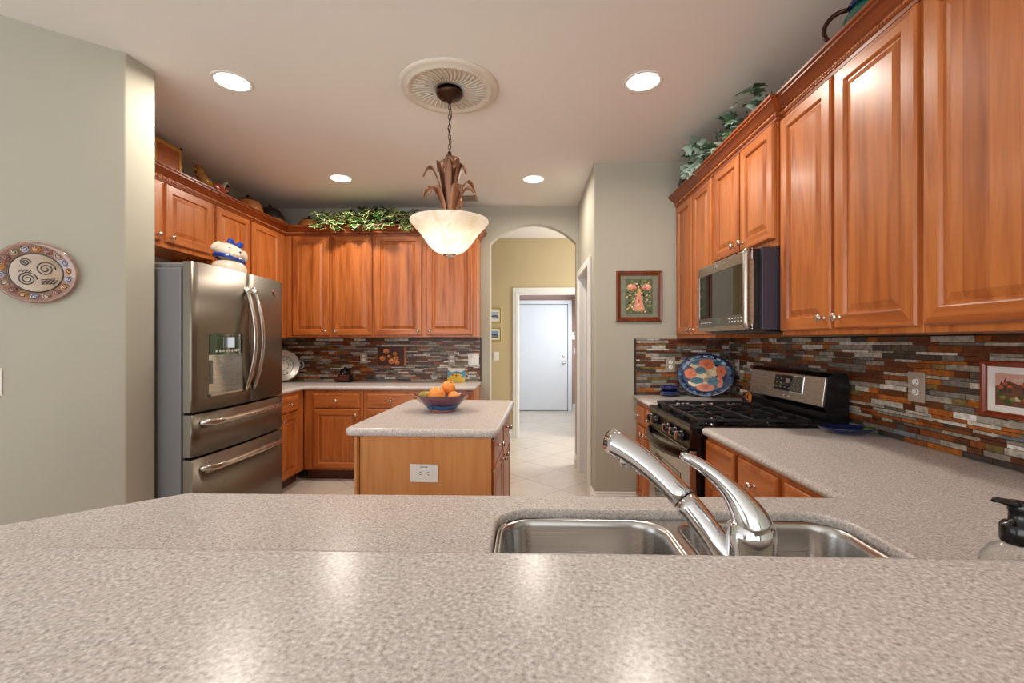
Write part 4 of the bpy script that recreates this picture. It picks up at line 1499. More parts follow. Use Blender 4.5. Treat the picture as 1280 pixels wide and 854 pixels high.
# town picture on the right mosaic wall
pt = thing('framed_picture', 'red-wood framed town view with white mat on the mosaic at the right edge', 'picture', (1.6180, 1.50, 1.181), -90)
frame_mb(0.33, 0.194, 0.020, 0.016).build('frame', M_FRRED, pt)
mb = MB(); mb.box(-0.148, 0.148, -0.005, 0, -0.08, 0.08)
mb.build('mat_board', M_PAPER, pt)
PC = cols('town_ink', [(214, 166, 150), (170, 170, 190), (110, 72, 52), (186, 92, 48), (64, 84, 36), (120, 130, 60), (206, 190, 170), (72, 54, 50)])
mb = MB()
x0, x1, z0, z1 = -0.117, 0.117, -0.054, 0.054
mb.box(x0, x1, -0.0062, -0.005, z0, z1)
Y0 = -0.0064
flat_poly(mb, [(x0, z0), (x1, z0), (x1, z1), (x0, z1)], Y0, 0)
for i in range(5):
    flat_poly(mb, blob(rnd.uniform(-0.05, 0.09), rnd.uniform(0.03, 0.045), 0.03, 0.006, 14, rnd, 0.1), Y0 - 1e-5 * (i + 1), 1 if i % 2 else 6)
flat_poly(mb, [(x0, z0), (x1, z0), (x1, 0.005), (0.02, 0.012), (-0.04, 0.02), (-0.075, 0.03), (x0, 0.01)], Y0 - 1e-4, 2)
for (cx_, h) in ((-0.085, 0.03), (-0.098, 0.018), (-0.07, 0.022), (-0.025, 0.028), (0.03, 0.016)):
    flat_poly(mb, [(cx_ - 0.006, -0.01), (cx_ + 0.006, -0.01), (cx_ + 0.006, h - 0.01), (cx_, h + 0.012), (cx_ - 0.006, h - 0.01)], Y0 - 1.2e-4, 7)
    flat_poly(mb, blob(cx_, h - 0.01, 0.008, 0.006, 10), Y0 - 1.4e-4, 3)
for i in range(26):
    x = rnd.uniform(-0.105, 0.105)
    z = rnd.uniform(-0.03, 0.008)
    w = rnd.uniform(0.006, 0.012)
    flat_poly(mb, [(x - w, z - 0.008), (x + w, z - 0.008), (x + w, z), (x, z + 0.006), (x - w, z)], Y0 - 1.6e-4 - 1e-6 * i, rnd.choice((3, 3, 6, 2, 7)))
for i in range(26):
    flat_poly(mb, blob(rnd.uniform(-0.10, 0.105), rnd.uniform(-0.046, -0.015), 0.010, 0.007, 9, rnd), Y0 - 2.2e-4 - 1e-6 * i, rnd.choice((4, 4, 5)))
mb.build('print', PC, pt, recalc=False)

# hall photos
for (z, h, lab, sky, sea) in ((1.712, 0.205, 'gilt-framed seascape photo on the olive hall wall, upper of the two', (176, 186, 196), (74, 84, 90)), (1.447, 0.185, 'gilt-framed photo with blue sky on the olive hall wall, lower of the two', (130, 160, 200), (70, 66, 60))):
    pt = thing('framed_picture', lab, 'picture', (-0.475, 6.37, z), 0, 'hall photos')
    frame_mb(0.25, h, 0.018, 0.02).build('frame', M_FRGOLD, pt)
    mb = MB(); mb.box(-0.11, 0.11, -0.008, 0, -h / 2 + 0.016, h / 2 - 0.016)
    mb.build('mat_board', M_PAPER, pt)
    PC = cols('photo_ink', [sky, sea, (150, 160, 170)])
    mb = MB(); mb.box(-0.082, 0.082, -0.0095, -0.008, -0.047, 0.047)
    flat_poly(mb, [(-0.08, -0.045), (0.08, -0.045), (0.08, 0.045), (-0.08, 0.045)], -0.0097, 0)
    flat_poly(mb, [(-0.08, -0.045), (0.08, -0.045), (0.08, -0.004), (0.03, 0.002), (-0.02, -0.008), (-0.08, -0.002)], -0.0098, 1)
    flat_poly(mb, [(-0.06, -0.03), (0.05, -0.032), (0.07, -0.022), (-0.04, -0.018)], -0.0099, 2)
    mb.build('photo', PC, pt, recalc=False)

# mushroom picture on back mosaic
pt = thing('framed_picture', 'small dark picture of orange mushrooms on the back mosaic wall', 'picture', (-1.449, 4.8680, 1.183))
PC = cols('mushroom_ink', [(72, 26, 12), (206, 116, 44), (232, 160, 84), (40, 18, 10)], 0.4)
mb = MB(); mb.box(-0.148, 0.148, -0.012, 0, -0.103, 0.103, 0.002)
for (x, z, r) in ((-0.06, 0.055, 0.034), (-0.10, -0.02, 0.032), (0.0, -0.05, 0.036), (0.045, -0.02, 0.03), (0.035, 0.03, 0.024), (-0.03, 0.0, 0.02), (0.06, -0.065, 0.026)):
    flat_poly(mb, blob(x, z, r, r * 0.85, 18, rnd, 0.05), -0.0122, 1)
    flat_poly(mb, blob(x - r * 0.15, z + r * 0.15, r * 0.6, r * 0.5, 14), -0.0124, 2)
    flat_poly(mb, blob(x, z - r * 0.2, r * 0.25, r * 0.2, 10), -0.0126, 3)
mb.build('panel', PC, pt)
mb = MB(); mb.box(0.136, 0.150, -0.014, 0.0, -0.105, 0.105, 0.002)
mb.build('gilt_edge', plain('gilt_edge', (206, 122, 40), 0.4), pt)

# ------------------------------------------------------------------ decorative plate on the angled wall
wp = thing('wall_plate', 'round relief plate with spirals hanging on the green angled wall', 'plate', (-2.242 + 0.002, 2.015 - 0.002, 1.657), 40.5)
PCM = cols('relief_glaze', [(148, 112, 96), (178, 154, 128), (62, 48, 46), (172, 172, 190), (196, 136, 66), (150, 92, 76)], 0.18, coat=0.6, var=0.38, vscale=22)
mb = MB(); mb.mi = 0
mb.lathe([(0.05, 0.0), (0.06, 0.006), (0.09, 0.010), (0.118, 0.020), (0.133, 0.027), (0.138, 0.025), (0.133, 0.020), (0.0005, 0.0)][:6] + [(0.139, 0.022), (0.12, 0.012), (0.095, 0.004), (0.06, 0.0)], (0, 0, 0), 'Y', n=60, caps=True, fn=lambda t, r, h: 1 + (0.012 * math.sin(26 * t) if r > 0.13 else 0))
pd = mb.build('dish', PCM, wp)


def spiral(mb, cx_, cz_, r, turns, y, w, n=40):
    pts = []
    for k in range(n):
        u = k / (n - 1)
        a = turns * 2 * PI * u
        rr = r * (1 - 0.85 * u)
        pts.append((cx_ + rr * math.cos(a), y, cz_ + rr * math.sin(a)))
    mb.tube(pts, w, 6)


def ydish(r):
    return -(0.010 + max(0, r - 0.09) / 0.043 * 0.017)


mb = MB()
mb.mi = 1
flat_poly(mb, blob(0, 0, 0.088, 0.088, 40), -0.0112, 1)
mb.mi = 2
for (cx_, cz_, r, tn) in ((0.03, 0.02, 0.034, 2.2), (-0.028, -0.03, 0.032, 2.5), (-0.035, 0.045, 0.018, 2)):
    spiral(mb, cx_, cz_, r, tn, -0.012, 0.0026)
for k in range(4):
    mb.tube([(0.02 + k * 0.012, -0.012, -0.05), (0.034 + k * 0.012, -0.012, -0.028)], 0.002, 6)
    mb.tube([(0.016, -0.012, -0.05 + k * 0.007), (0.062, -0.012, -0.044 + k * 0.007)], 0.0018, 6)
    mb.tube([(-0.055 + k * 0.01, -0.012, 0.0), (-0.045 + k * 0.01, -0.012, 0.012)], 0.002, 6)
mb.tube([(0.088 * math.cos(2 * PI * i / 40), -0.0115, 0.088 * math.sin(2 * PI * i / 40)) for i in range(40)], 0.003, 6, closed=True)
rr_ = random.Random(5)
for k in range(18):
    a = 2 * PI * k / 18 + 0.15
    mb.mi = (4, 3, 1, 5)[k % 4]
    mb.ball((0.111 * math.cos(a), -0.0165, 0.111 * math.sin(a)), 0.017, (1, 0.25, 1), 12)
    mb.mi = 2
    spiral(mb, 0.111 * math.cos(a), 0.111 * math.sin(a), 0.014, 1.6, -0.0205, 0.0016, 20)
mb.build('relief', PCM, wp)

# ------------------------------------------------------------------ things on the right counter
bp = thing('decorative_plate', 'large oval blue plate painted with coral flowers, leaning in the counter corner', 'plate', (1.385, 3.575, 0.915), -22)
PB = cols('plate_glaze', [(24, 44, 96), (226, 124, 84), (40, 110, 132), (232, 210, 168), (182, 70, 50), (14, 26, 60)], 0.15, coat=0.6)
tilt = Matrix.Translation((0, 0.0, 0.168)) @ Matrix.Rotation(-0.2, 4, 'X')
mb = MB(); mb.M = tilt @ Matrix.Diagonal((1, 1, 0.815, 1)); mb.mi = 0
mb.lathe([(0.0005, -0.004), (0.14, -0.004), (0.203, 0.006), (0.205, 0.010), (0.20, 0.012), (0.17, 0.004), (0.145, 0.0), (0.0005, 0.0)], (0, 0, 0), 'Y', n=56)
mb.M = tilt
for k in range(22):
    a = 2 * PI * k / 22
    flat_poly(mb, blob(0.182 * math.cos(a), 0.148 * math.sin(a), 0.013, 0.010, 10), -0.0115, 2 if k % 2 else 5)
mb.tube([(0.158 * math.cos(2 * PI * i / 48), -0.003, 0.128 * math.sin(2 * PI * i / 48)) for i in range(48)], 0.0025, 6, closed=True)
rnd = random.Random(3)
YY = -0.004
flat_poly(mb, blob(0, 0, 0.155, 0.125, 36), -0.0012, 0)
for (cx_, cz_, rx, rz_) in ((-0.02, 0.0, 0.06, 0.05), (0.05, 0.03, 0.055, 0.04), (0.03, -0.05, 0.05, 0.035), (-0.07, -0.06, 0.05, 0.035), (-0.05, 0.075, 0.06, 0.025)):
    flat_poly(mb, blob(cx_, cz_, rx, rz_, 20, rnd), YY + 0.0005, 3)
for i, (cx_, cz_, rx, rz_) in enumerate(((0.01, 0.082, 0.062, 0.042), (-0.105, 0.01, 0.045, 0.042), (0.112, 0.03, 0.034, 0.046), (0.0, -0.098, 0.064, 0.030), (0.10, -0.05, 0.024, 0.045))):
    flat_poly(mb, blob(cx_, cz_, rx, rz_, 24, rnd, 0.1), YY - 0.0006 - i * 1e-5, 1)
    for k in range(6):
        a = 2 * PI * k / 6
        spiral(mb, cx_ + rx * 0.5 * math.cos(a), cz_ + rz_ * 0.5 * math.sin(a), rx * 0.2, 1.1, YY - 0.001, 0.0014, 12) if k % 2 else None
    mb.mi = 4
    spiral(mb, cx_, cz_, rx * 0.28, 1.5, YY - 0.0012, 0.0018, 18)
for i, (cx_, cz_, rx, rz_) in enumerate(((-0.035, 0.035, 0.036, 0.03), (-0.06, -0.045, 0.048, 0.026), (0.055, -0.05, 0.042, 0.030), (0.085, 0.10, 0.03, 0.018), (-0.07, 0.095, 0.03, 0.016))):
    flat_poly(mb, blob(cx_, cz_, rx, rz_, 20, rnd, 0.12), YY - 0.0009 - i * 1e-5, 2)
    mb.mi = 5
    mb.tube([(cx_ - rx * 0.7, YY - 0.0015, cz_ - rz_ * 0.3), (cx_ + rx * 0.7, YY - 0.0015, cz_ + rz_ * 0.4)], 0.0014, 6)
mb.build('plate', PB, bp, recalc=False)
mb = MB()
for s in (-1, 1):
    mb.tube([(s * 0.05, -0.075, 0.028), (s * 0.05, -0.07, 0.004), (s * 0.05, -0.02, 0.004), (s * 0.05, 0.065, 0.004), (s * 0.03, 0.055, 0.12)], 0.004, 8)
mb.tube([(-0.05, 0.03, 0.004), (0.05, 0.03, 0.004)], 0.003, 8)
mb.build('easel', M_IRON, bp)

M_ORG = plain('orange_glaze', (222, 136, 44), 0.25, coat=0.4, var=0.15)
for dz, lab in ((0.0, 'lower of two small stacked cobalt blue dishes left of the blue plate'), (0.042, 'upper of two small stacked cobalt blue dishes left of the blue plate')):
    t = thing('blue_dish', lab, 'dish', (1.125, 3.612, 0.9145 + dz), 0, 'stacked blue dishes')
    mb = MB(); mb.lathe([(0.045, 0.0), (0.055, 0.004), (0.068, 0.02), (0.074, 0.038), (0.076, 0.041), (0.072, 0.041), (0.064, 0.022), (0.05, 0.007), (0.0005, 0.005)], n=36)
    mb.build('bowl', M_DKBLUE, t)
    mb = MB(); mb.tube([(0.0755 * math.cos(2 * PI * i / 32), 0.0755 * math.sin(2 * PI * i / 32), 0.036) for i in range(32)], 0.0025, 6, closed=True)
    mb.build('painted_rim', M_BLUEG, t)
t = thing('orange_cup', 'small orange ceramic cup by the left end of the range back guard', 'cup', (1.572, 3.20, 0.9145), -60)
mb = MB(); mb.lathe([(0.028, 0), (0.034, 0.004), (0.036, 0.04), (0.034, 0.078), (0.036, 0.082), (0.032, 0.082), (0.030, 0.06), (0.0005, 0.058)], n=24)
mb.build('body', M_ORG, t)
mb = MB(); mb.tube(bez((-0.032, 0, 0.066), (-0.066, 0, 0.066), (-0.066, 0, 0.018), (-0.034, 0, 0.020), 12), 0.005, 8)
mb.build('handle', M_ORG, t)
t = thing('spice_jar', 'small dark purple jar beside the orange cup', 'jar', (1.560, 3.285, 0.9145))
mb = MB(); mb.lathe([(0.024, 0), (0.027, 0.004), (0.027, 0.045), (0.02, 0.054), (0.0005, 0.055)], n=20)
mb.build('jar', plain('purple_glass', (58, 40, 60), 0.2), t)
mb = MB(); mb.lathe([(0.021, 0.054), (0.022, 0.056), (0.022, 0.068), (0.0005, 0.07)], n=20)
mb.build('lid', M_BRONZE, t)

t = thing('spoon_rest', 'dark blue dish with a green leaf on the counter right of the range', 'dish', (1.498, 2.185, 0.9145), -12)
mb = MB(); mb.M = Matrix.Diagonal((1, 0.78, 1, 1)); mb.lathe([(0.06, 0.0), (0.075, 0.004), (0.10, 0.016), (0.112, 0.026), (0.114, 0.029), (0.109, 0.029), (0.095, 0.019), (0.07, 0.008), (0.0005, 0.007)], n=40, fn=lambda t, r, h: 1 + (0.03 * math.sin(7 * t) if r > 0.09 else 0))
mb.build('dish', M_DKBLUE, t)
mb = MB()
for k, (cx_, cy_, r) in enumerate(((0.085, -0.03, 0.026), (0.068, -0.045, 0.022), (0.095, -0.008, 0.02))):
    mb.ball((cx_, cy_, 0.026 + 0.002 * k), r, (1, 0.8, 0.22), 14)
mb.build('leaf', plain('green_glaze', (52, 98, 28), 0.25, coat=0.4, var=0.2, vscale=40), t)

# ------------------------------------------------------------------ things on the back counter
t = thing('silver_tray', 'round silver tray with loop handle leaning in the back left corner', 'tray', (-2.575, 4.735, 0.915), 38)
Mt = Matrix.Translation((0, 0, 0.175)) @ Matrix.Rotation(-0.16, 4, 'X')
M_SILV = plain('hammered_silver', (196, 192, 186), 0.3, 0.8, bump=0.5, bscale=110)
mb = MB(); mb.M = Mt
mb.lathe([(0.0005, 0.0), (0.11, 0.0), (0.125, 0.008), (0.158, 0.012), (0.168, 0.016), (0.172, 0.012), (0.168, 0.008), (0.13, 0.003), (0.112, -0.004), (0.0005, -0.004)], (0, 0, 0), 'Y', n=56)
tr_ = mb.build('dish', M_SILV, t)
mb = MB(); mb.M = Mt
for r in (0.055, 0.10, 0.163):
    mb.tube([(r * math.cos(2 * PI * i / 48), -0.001 if r < 0.12 else -0.015, r * math.sin(2 * PI * i / 48)) for i in range(48)], 0.0025, 6, closed=True)
for k in range(12):
    a = 2 * PI * k / 12
    spiral(mb, 0.078 * math.cos(a), 0.078 * math.sin(a), 0.014, 1.5, -0.001, 0.0014, 16)
mb.build('engraving', M_GREYMET, tr_)
for s in (-1, 1):
    mb = MB(); mb.M = Mt
    mb.tube(bez((s * 0.165, -0.012, 0.04), (s * 0.215, -0.012, 0.045), (s * 0.215, -0.012, -0.045), (s * 0.165, -0.012, -0.04), 14), 0.006, 8)
    mb.build('handle', M_SILV, t)

t = thing('coffee_grinder', 'small black and dark red countertop object under the back wall outlet', 'kitchenware', (-1.915, 4.755, 0.9145))
M_DRED = plain('dark_red_enamel', (96, 22, 16), 0.2, coat=0.5)
mb = MB(); mb.box(-0.075, 0.075, -0.06, 0.06, 0.0, 0.012, 0.003); mb.box(-0.065, 0.065, -0.052, 0.052, 0.012, 0.085, 0.01); 
mb.build('base', M_BLACK, t)
mb = MB(); mb.box(-0.055, 0.055, -0.058, -0.05, 0.02, 0.075, 0.003)
fr_ = mb.build('drawer', M_DRED, t)
mb = MB(); mb.lathe([(0.055, 0.085), (0.058, 0.095), (0.05, 0.125), (0.03, 0.14), (0.014, 0.145), (0.012, 0.158), (0.0005, 0.16)], n=24)
mb.build('hopper', M_BLACK, t)
mb = MB(); mb.tube([(0, 0, 0.155), (0.0, -0.02, 0.165), (0.02, -0.06, 0.168)], 0.004, 8); mb.ball((0.02, -0.064, 0.176), 0.012, n=12)
mb.build('crank', M_ALM, t)
mb = MB(); mb.ball((0.0, -0.064, 0.092), 0.008, n=10)
mb.build('drawer_knob', M_NICKEL, t)

t = thing('greeting_card', 'yellow and blue card standing at the right end of the back counter', 'card', (-0.745, 4.79, 0.9145), -4)
PC = cols('card_ink', [(240, 236, 226), (86, 160, 186), (236, 196, 70), (206, 120, 50), (52, 44, 36)], 0.6)
mb = MB(); mb.M = Matrix.Rotation(-0.2, 4, 'X'); mb.mi = 0
mb.box(-0.093, 0.093, -0.002, 0.0, 0.0, 0.148)
flat_poly(mb, [(-0.093, 0.0), (0.093, 0.0), (0.093, 0.05), (-0.093, 0.05)], -0.0022, 2)
flat_poly(mb, [(-0.093, 0.05), (0.093, 0.05), (0.093, 0.13), (0.05, 0.105), (0.0, 0.118), (-0.05, 0.105), (-0.093, 0.13)], -0.0022, 1)
flat_poly(mb, blob(0.0, 0.062, 0.06, 0.03, 20), -0.0024, 2)
for (x, z, r, c) in ((-0.04, 0.075, 0.012, 3), (0.035, 0.078, 0.012, 2), (0.0, 0.07, 0.009, 4), (0.06, 0.075, 0.008, 0), (-0.065, 0.062, 0.008, 2), (0.01, 0.088, 0.008, 3)):
    flat_poly(mb, blob(x, z, r, r, 12), -0.0026, c)
mb.build('front', PC, t, recalc=False)
mb = MB(); mb.M = Matrix.Rotation(0.25, 4, 'X'); mb.box(-0.093, 0.093, 0.056, 0.058, 0.0, 0.122)
mb.M = Matrix.Translation((0, 0.0, 0)); 
mb.build('back', PC[0], t)

# ------------------------------------------------------------------ fruit bowl on the island
bw = thing('fruit_bowl', 'purple and blue pottery bowl with eared rim on the island', 'bowl', (-0.523, 2.815, 0.9142), 4)
M_BWO, nt, b = newmat('banded_pottery_glaze')
N, L = nt.nodes, nt.links
tc = N.new('ShaderNodeTexCoord')
sx_ = N.new('ShaderNodeSeparateXYZ')
L.new(tc.outputs['Object'], sx_.inputs[0])
nz = N.new('ShaderNodeTexNoise')
nz.inputs['Scale'].default_value = 22
L.new(tc.outputs['Object'], nz.inputs['Vector'])
ma = N.new('ShaderNodeMath')
ma.operation = 'MULTIPLY_ADD'
ma.inputs[1].default_value = 0.02
L.new(nz.outputs['Fac'], ma.inputs[0])
L.new(sx_.outputs['Z'], ma.inputs[2])
mr = N.new('ShaderNodeMapRange')
mr.inputs['From Min'].default_value = 0.01
mr.inputs['From Max'].default_value = 0.125
L.new(ma.outputs[0], mr.inputs['Value'])
rp = ramp(nt, [(0.0, (206, 130, 100)), (0.09, (206, 130, 100)), (0.11, (40, 92, 150)), (0.30, (56, 116, 168)), (0.36, (70, 60, 96)), (0.42, (44, 36, 58)), (0.46, (98, 58, 84)), (0.8, (112, 66, 76)), (0.95, (86, 44, 40))])
L.new(mr.outputs['Result'], rp.inputs['Fac'])
L.new(rp.outputs['Color'], b.inputs['Base Color'])
b.inputs['Roughness'].default_value = 0.2
b.inputs['Coat Weight'].default_value = 0.4
mb = MB()
mb.lathe([(0.080, 0.0), (0.083, 0.010), (0.086, 0.013), (0.120, 0.048), (0.150, 0.080), (0.166, 0.100), (0.168, 0.104), (0.162, 0.104), (0.145, 0.084), (0.112, 0.052), (0.08, 0.022), (0.0005, 0.018)], n=56)
mb.build('bowl', M_BWO, bw)
for s in (-1, 1):
    mb = MB()
    mb.tube(bez((s * 0.155, 0, 0.094), (s * 0.168, 0, 0.104), (s * 0.176, 0, 0.108), (s * 0.186, 0, 0.122), 8), [0.020, 0.018, 0.016, 0.014, 0.012, 0.010, 0.008, 0.006, 0.003], 12, squash=0.45, up=(0, 0, 1))
    mb.build('ear', M_BWO, bw)
mb = MB()
spiral(mb, -0.045, 0, 0.012, 1.2, 0, 0.002, 16)
bmesh.ops.transform(mb.bm, matrix=Matrix.Translation((0.0, -0.141, 0.080)), verts=mb.bm.verts[:])
mb.tube([(-0.048, -0.124, 0.062), (-0.040, -0.118, 0.052), (-0.050, -0.109, 0.040), (-0.044, -0.104, 0.030)], 0.003, 8)
mb.build('painted_scroll', M_DKBLUE, bw)
M_ORANGE = plain('orange_peel', (246, 156, 72), 0.45, bump=0.3, bscale=180, var=0.06)
M_PEAR = plain('green_fruit_skin', (158, 142, 62), 0.4, bump=0.15, bscale=120, var=0.15, vscale=25)
M_STEM = plain('fruit_stem', (70, 50, 26), 0.7)


def orange(label, loc, r):
    t = thing('orange', label, 'orange', loc, 0, 'fruit in the bowl')
    mb = MB(); mb.lathe([(0.0005, -r * 0.95)] + [(r * math.sin(PI * k / 14), -r * 0.95 * math.cos(PI * k / 14)) for k in range(1, 14)] + [(0.0005, r * 0.92)], n=26)
    mb.build('peel', M_ORANGE, t)
    mb = MB(); mb.lathe([(0.006, r * 0.93), (0.006, r * 0.955), (0.003, r * 0.97), (0.0005, r * 0.97)], n=8)
    mb.build('stem_end', M_STEM, t)
    t.rotation_euler = (0.5, 0.4, 0.3)


orange('large orange in the front of the fruit bowl, left of the topmost orange', (-0.545, 2.752, 1.018), 0.052)
orange('topmost orange lying on the others in the fruit bowl', (-0.492, 2.858, 1.052), 0.045)
orange('orange at the right side of the fruit bowl', (-0.443, 2.785, 0.999), 0.040)
t = thing('pear', 'green pear at the left side of the fruit bowl', 'pear', (-0.622, 2.812, 1.008), 40, 'fruit in the bowl')
mb = MB(); mb.M = Matrix.Rotation(1.15, 4, 'Y') @ Matrix.Translation((0, 0, -0.02)); mb.lathe([(0.0005, -0.036), (0.02, -0.033), (0.034, -0.015), (0.036, 0.0), (0.03, 0.02), (0.02, 0.036), (0.016, 0.05), (0.01, 0.058), (0.0005, 0.06)], n=22)
mb.build('flesh', M_PEAR, t)
mb = MB(); mb.M = Matrix.Rotation(1.15, 4, 'Y') @ Matrix.Translation((0, 0, -0.02)); mb.tube([(0, 0, 0.058), (0.003, 0, 0.07), (0.008, 0, 0.08)], 0.002, 6)
mb.build('stem', M_STEM, t)
orange('orange at the back of the fruit bowl, mostly hidden by the others', (-0.578, 2.892, 1.002), 0.039)

# ------------------------------------------------------------------ decor above the cabinets
TOP = 2.4205
M_TIN = plain('rust_gold_tin', (170, 92, 36), 0.4, 0.2, var=0.35, vscale=18)
M_TINE = plain('gold_tin_edge', (196, 138, 62), 0.35, 0.4)
t = thing('storage_box', 'rust and gold decorative box on top of the cabinet above the refrigerator', 'box', (-2.60, 3.10, TOP), 90)
mb = MB(); mb.box(-0.12, 0.12, -0.10, 0.10, 0.0, 0.30, 0.004)
mb.build('panel', M_TIN, t)
mb = MB()
for x in (-0.122, 0.098):
    mb.box(x, x + 0.024, -0.103, 0.103, 0.0, 0.30, 0.003)
mb.box(-0.122, 0.122, -0.104, 0.104, 0.285, 0.31, 0.004)
mb.build('edging', M_TINE, t)
mb = MB()
for x in (-0.12, 0.12):
    mb.ball((x, -0.10, 0.312), 0.012, n=8)
mb.build('corner_caps', M_BRONZE, t)

M_REDG = plain('red_orange_glaze', (176, 66, 28), 0.25, coat=0.4, var=0.15)
M_YELG = plain('ochre_glaze', (190, 140, 52), 0.25, coat=0.4, var=0.2, vscale=20)
t = thing('ceramic_bird', 'painted red and ochre ceramic bird figure on top of the left wall cabinets', 'figurine', (-2.56, 3.64, TOP), 90)
mb = MB(); mb.lathe([(0.07, 0.0), (0.08, 0.01), (0.05, 0.03), (0.03, 0.05), (0.03, 0.11), (0.0005, 0.115)], n=20)
mb.build('stand', M_BRONZE, t)
mb = MB(); mb.ball((0.0, 0, 0.155), 0.075, (1.75, 0.8, 0.9), 20)
mb.tube([(-0.07, 0, 0.17), (-0.12, 0, 0.205), (-0.15, 0, 0.245)], [0.055, 0.042, 0.03], 14)
mb.ball((-0.158, 0, 0.258), 0.034, n=14)
mb.build('body', M_YELG, t)
mb = MB()
for k in range(4):
    mb.ball((-0.185 + k * 0.018, 0, 0.285 + 0.004 * (k % 2)), 0.014, (0.8, 0.5, 1.2), 10)
mb.ball((-0.182, 0, 0.228), 0.016, (0.7, 0.6, 1.4), 10)
mb.build('comb', M_REDG, t)
mb = MB(); mb.lathe([(0.012, 0.0), (0.0005, 0.03)], (0, 0, 0), 'X', n=10); bmesh.ops.transform(mb.bm, matrix=Matrix.Translation((-0.186, 0, 0.256)) @ Matrix.Rotation(PI, 4, 'Z'), verts=mb.bm.verts[:])
mb.build('beak', M_ORG, t)
for s in (-1, 1):
    mb = MB(); mb.ball((0.01, s * 0.055, 0.165), 0.055, (1.5, 0.35, 0.75), 14, Matrix.Rotation(0.25, 3, 'Y'))
    mb.build('wing', M_REDG, t)
for k in range(6):
    a = 0.2 + k * 0.28
    mb = MB(); mb.tube(bez((0.10, 0, 0.16), (0.15, 0, 0.17 + 0.03 * k), (0.17 + 0.006 * k, 0, 0.19 + 0.018 * k), (0.20 - 0.008 * k, (k % 3 - 1) * 0.015, 0.10 + 0.03 * k), 12), [0.018] * 9 + [0.015, 0.012, 0.008, 0.004], 8, squash=0.5)
    mb.build('tail_feather', (M_REDG, M_BLACK, M_CREAM)[k % 3], t)

M_GOURD = plain('gourd_skin', (168, 104, 52), 0.4, coat=0.3, var=0.3, vscale=9)
M_GOURDK = plain('burnt_gourd_top', (34, 22, 16), 0.5)
for (x, y, r, lab) in ((-2.565, 4.115, 0.128, 'dried gourd on top of the left wall cabinets, nearest the painted bird figure'), (-2.545, 4.445, 0.132, 'dried gourd with a dark top in the corner above the cabinets'), (-2.275, 4.70, 0.112, 'dried gourd on the back wall cabinets, next to the ivy')):
    t = thing('gourd', lab, 'gourd', (x, y, TOP), 0, 'dried gourds on the cabinets')
    pr = [(0.0005, 0.0), (0.35, 0.01), (0.75, 0.25), (0.97, 0.65), (1.0, 1.0), (0.93, 1.35), (0.74, 1.66), (0.5, 1.84)]
    dark = 4 if r > 0.13 else 6
    mb = MB(); mb.lathe([(a * r, b_ * r) for a, b_ in pr[:dark + 1]], n=28, caps=False)
    mb.build('shell', M_GOURD, t)
    mb = MB(); mb.lathe([(a * r, b_ * r) for a, b_ in pr[dark:]] + [(0.22 * r, 1.93 * r), (0.12 * r, 1.98 * r), (0.10 * r, 2.12 * r), (0.0005, 2.14 * r)], n=28, caps=False)
    mb.build('dark_top', M_GOURDK if r > 0.13 else M_BRONZE, t)

# ivy: lobed leaves on stems
M_IVY = plain('ivy_green', (50, 92, 36), 0.45, var=0.35, vscale=14)
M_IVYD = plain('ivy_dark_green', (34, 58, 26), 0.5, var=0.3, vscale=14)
M_IVYC = plain('ivy_cream_edge', (214, 214, 150), 0.5, var=0.1)
M_SAGEL = plain('silver_green_leaf', (150, 170, 156), 0.55, var=0.2, vscale=12)
M_SAGED = plain('blue_green_leaf', (66, 92, 66), 0.55, var=0.3, vscale=12)
M_VINE = plain('vine_stem', (92, 74, 40), 0.7)
LOBES = [(0, 0.0), (0.28, 0.05), (0.62, -0.12), (0.50, 0.22), (0.72, 0.48), (0.36, 0.50), (0.22, 0.78), (0.0, 1.0)]
OUT = LOBES + [(-x, y) for x, y in LOBES[-2:0:-1]]


def leaf(mb, c, d, nrm, s, inner, edge, curl=0.18):
    d = d.normalized()
    sd = d.cross(nrm).normalized()
    nn = sd.cross(d).normalized()
    O, I = [], []
    for (x, y) in OUT:
        p = c + sd * (x * s) + d * (y * s) - nn * (curl * s * (x * x * 1.2 + (y - 0.4) ** 2))
        O.append(mb.v(p))
        q = c + sd * (x * 0.82 * s) + d * ((y * 0.84 + 0.06) * s) - nn * (curl * s * (x * x * 0.7 + (y - 0.45) ** 2) - 0.006 * s)
        I.append(mb.v(q))
    ctr = mb.v(c + d * 0.42 * s + nn * 0.02 * s)
    n = len(OUT)
    for i in range(n):
        j = (i + 1) % n
        mb.mi = edge
        mb.f([O[i], O[j], I[j], I[i]], True)
        mb.mi = inner
        mb.f([I[i], I[j], ctr], True)


t = thing('ivy_plant', 'variegated green ivy in a basket on top of the back wall cabinets', 'plant', (-1.58, 4.64, TOP))
mb = MB()
rnd = random.Random(21)
for k in range(430):
    u = rnd.random()
    x = -0.49 + 0.98 * u
    front = rnd.random()
    y = 0.14 - 0.36 * front
    hmax = 0.35 * (math.sin(PI * (0.12 + 0.76 * u)) ** 0.6)
    z = 0.09 + max(0.02, hmax - 0.09) * rnd.random() ** 0.7 * (1 - 0.40 * front)
    if front > 0.70:
        z = rnd.uniform(0.03, 0.20) * (1 if math.sin(u * 19) > -0.4 else 0.5)
        y = -0.225 - rnd.random() * 0.05
    c = Vector((x, y, z))
    d = Vector((rnd.uniform(-1, 1), -0.5 - rnd.random(), rnd.uniform(-0.9, 0.5)))
    nr = Vector((rnd.uniform(-0.5, 0.5), -0.9, 0.7))
    s_ = rnd.uniform(0.048, 0.076)
    vari = front > 0.40
    leaf(mb, c, d, nr, s_, 0 if vari else 1, 2 if (vari and rnd.random() < 0.75) else (0 if vari else 1))
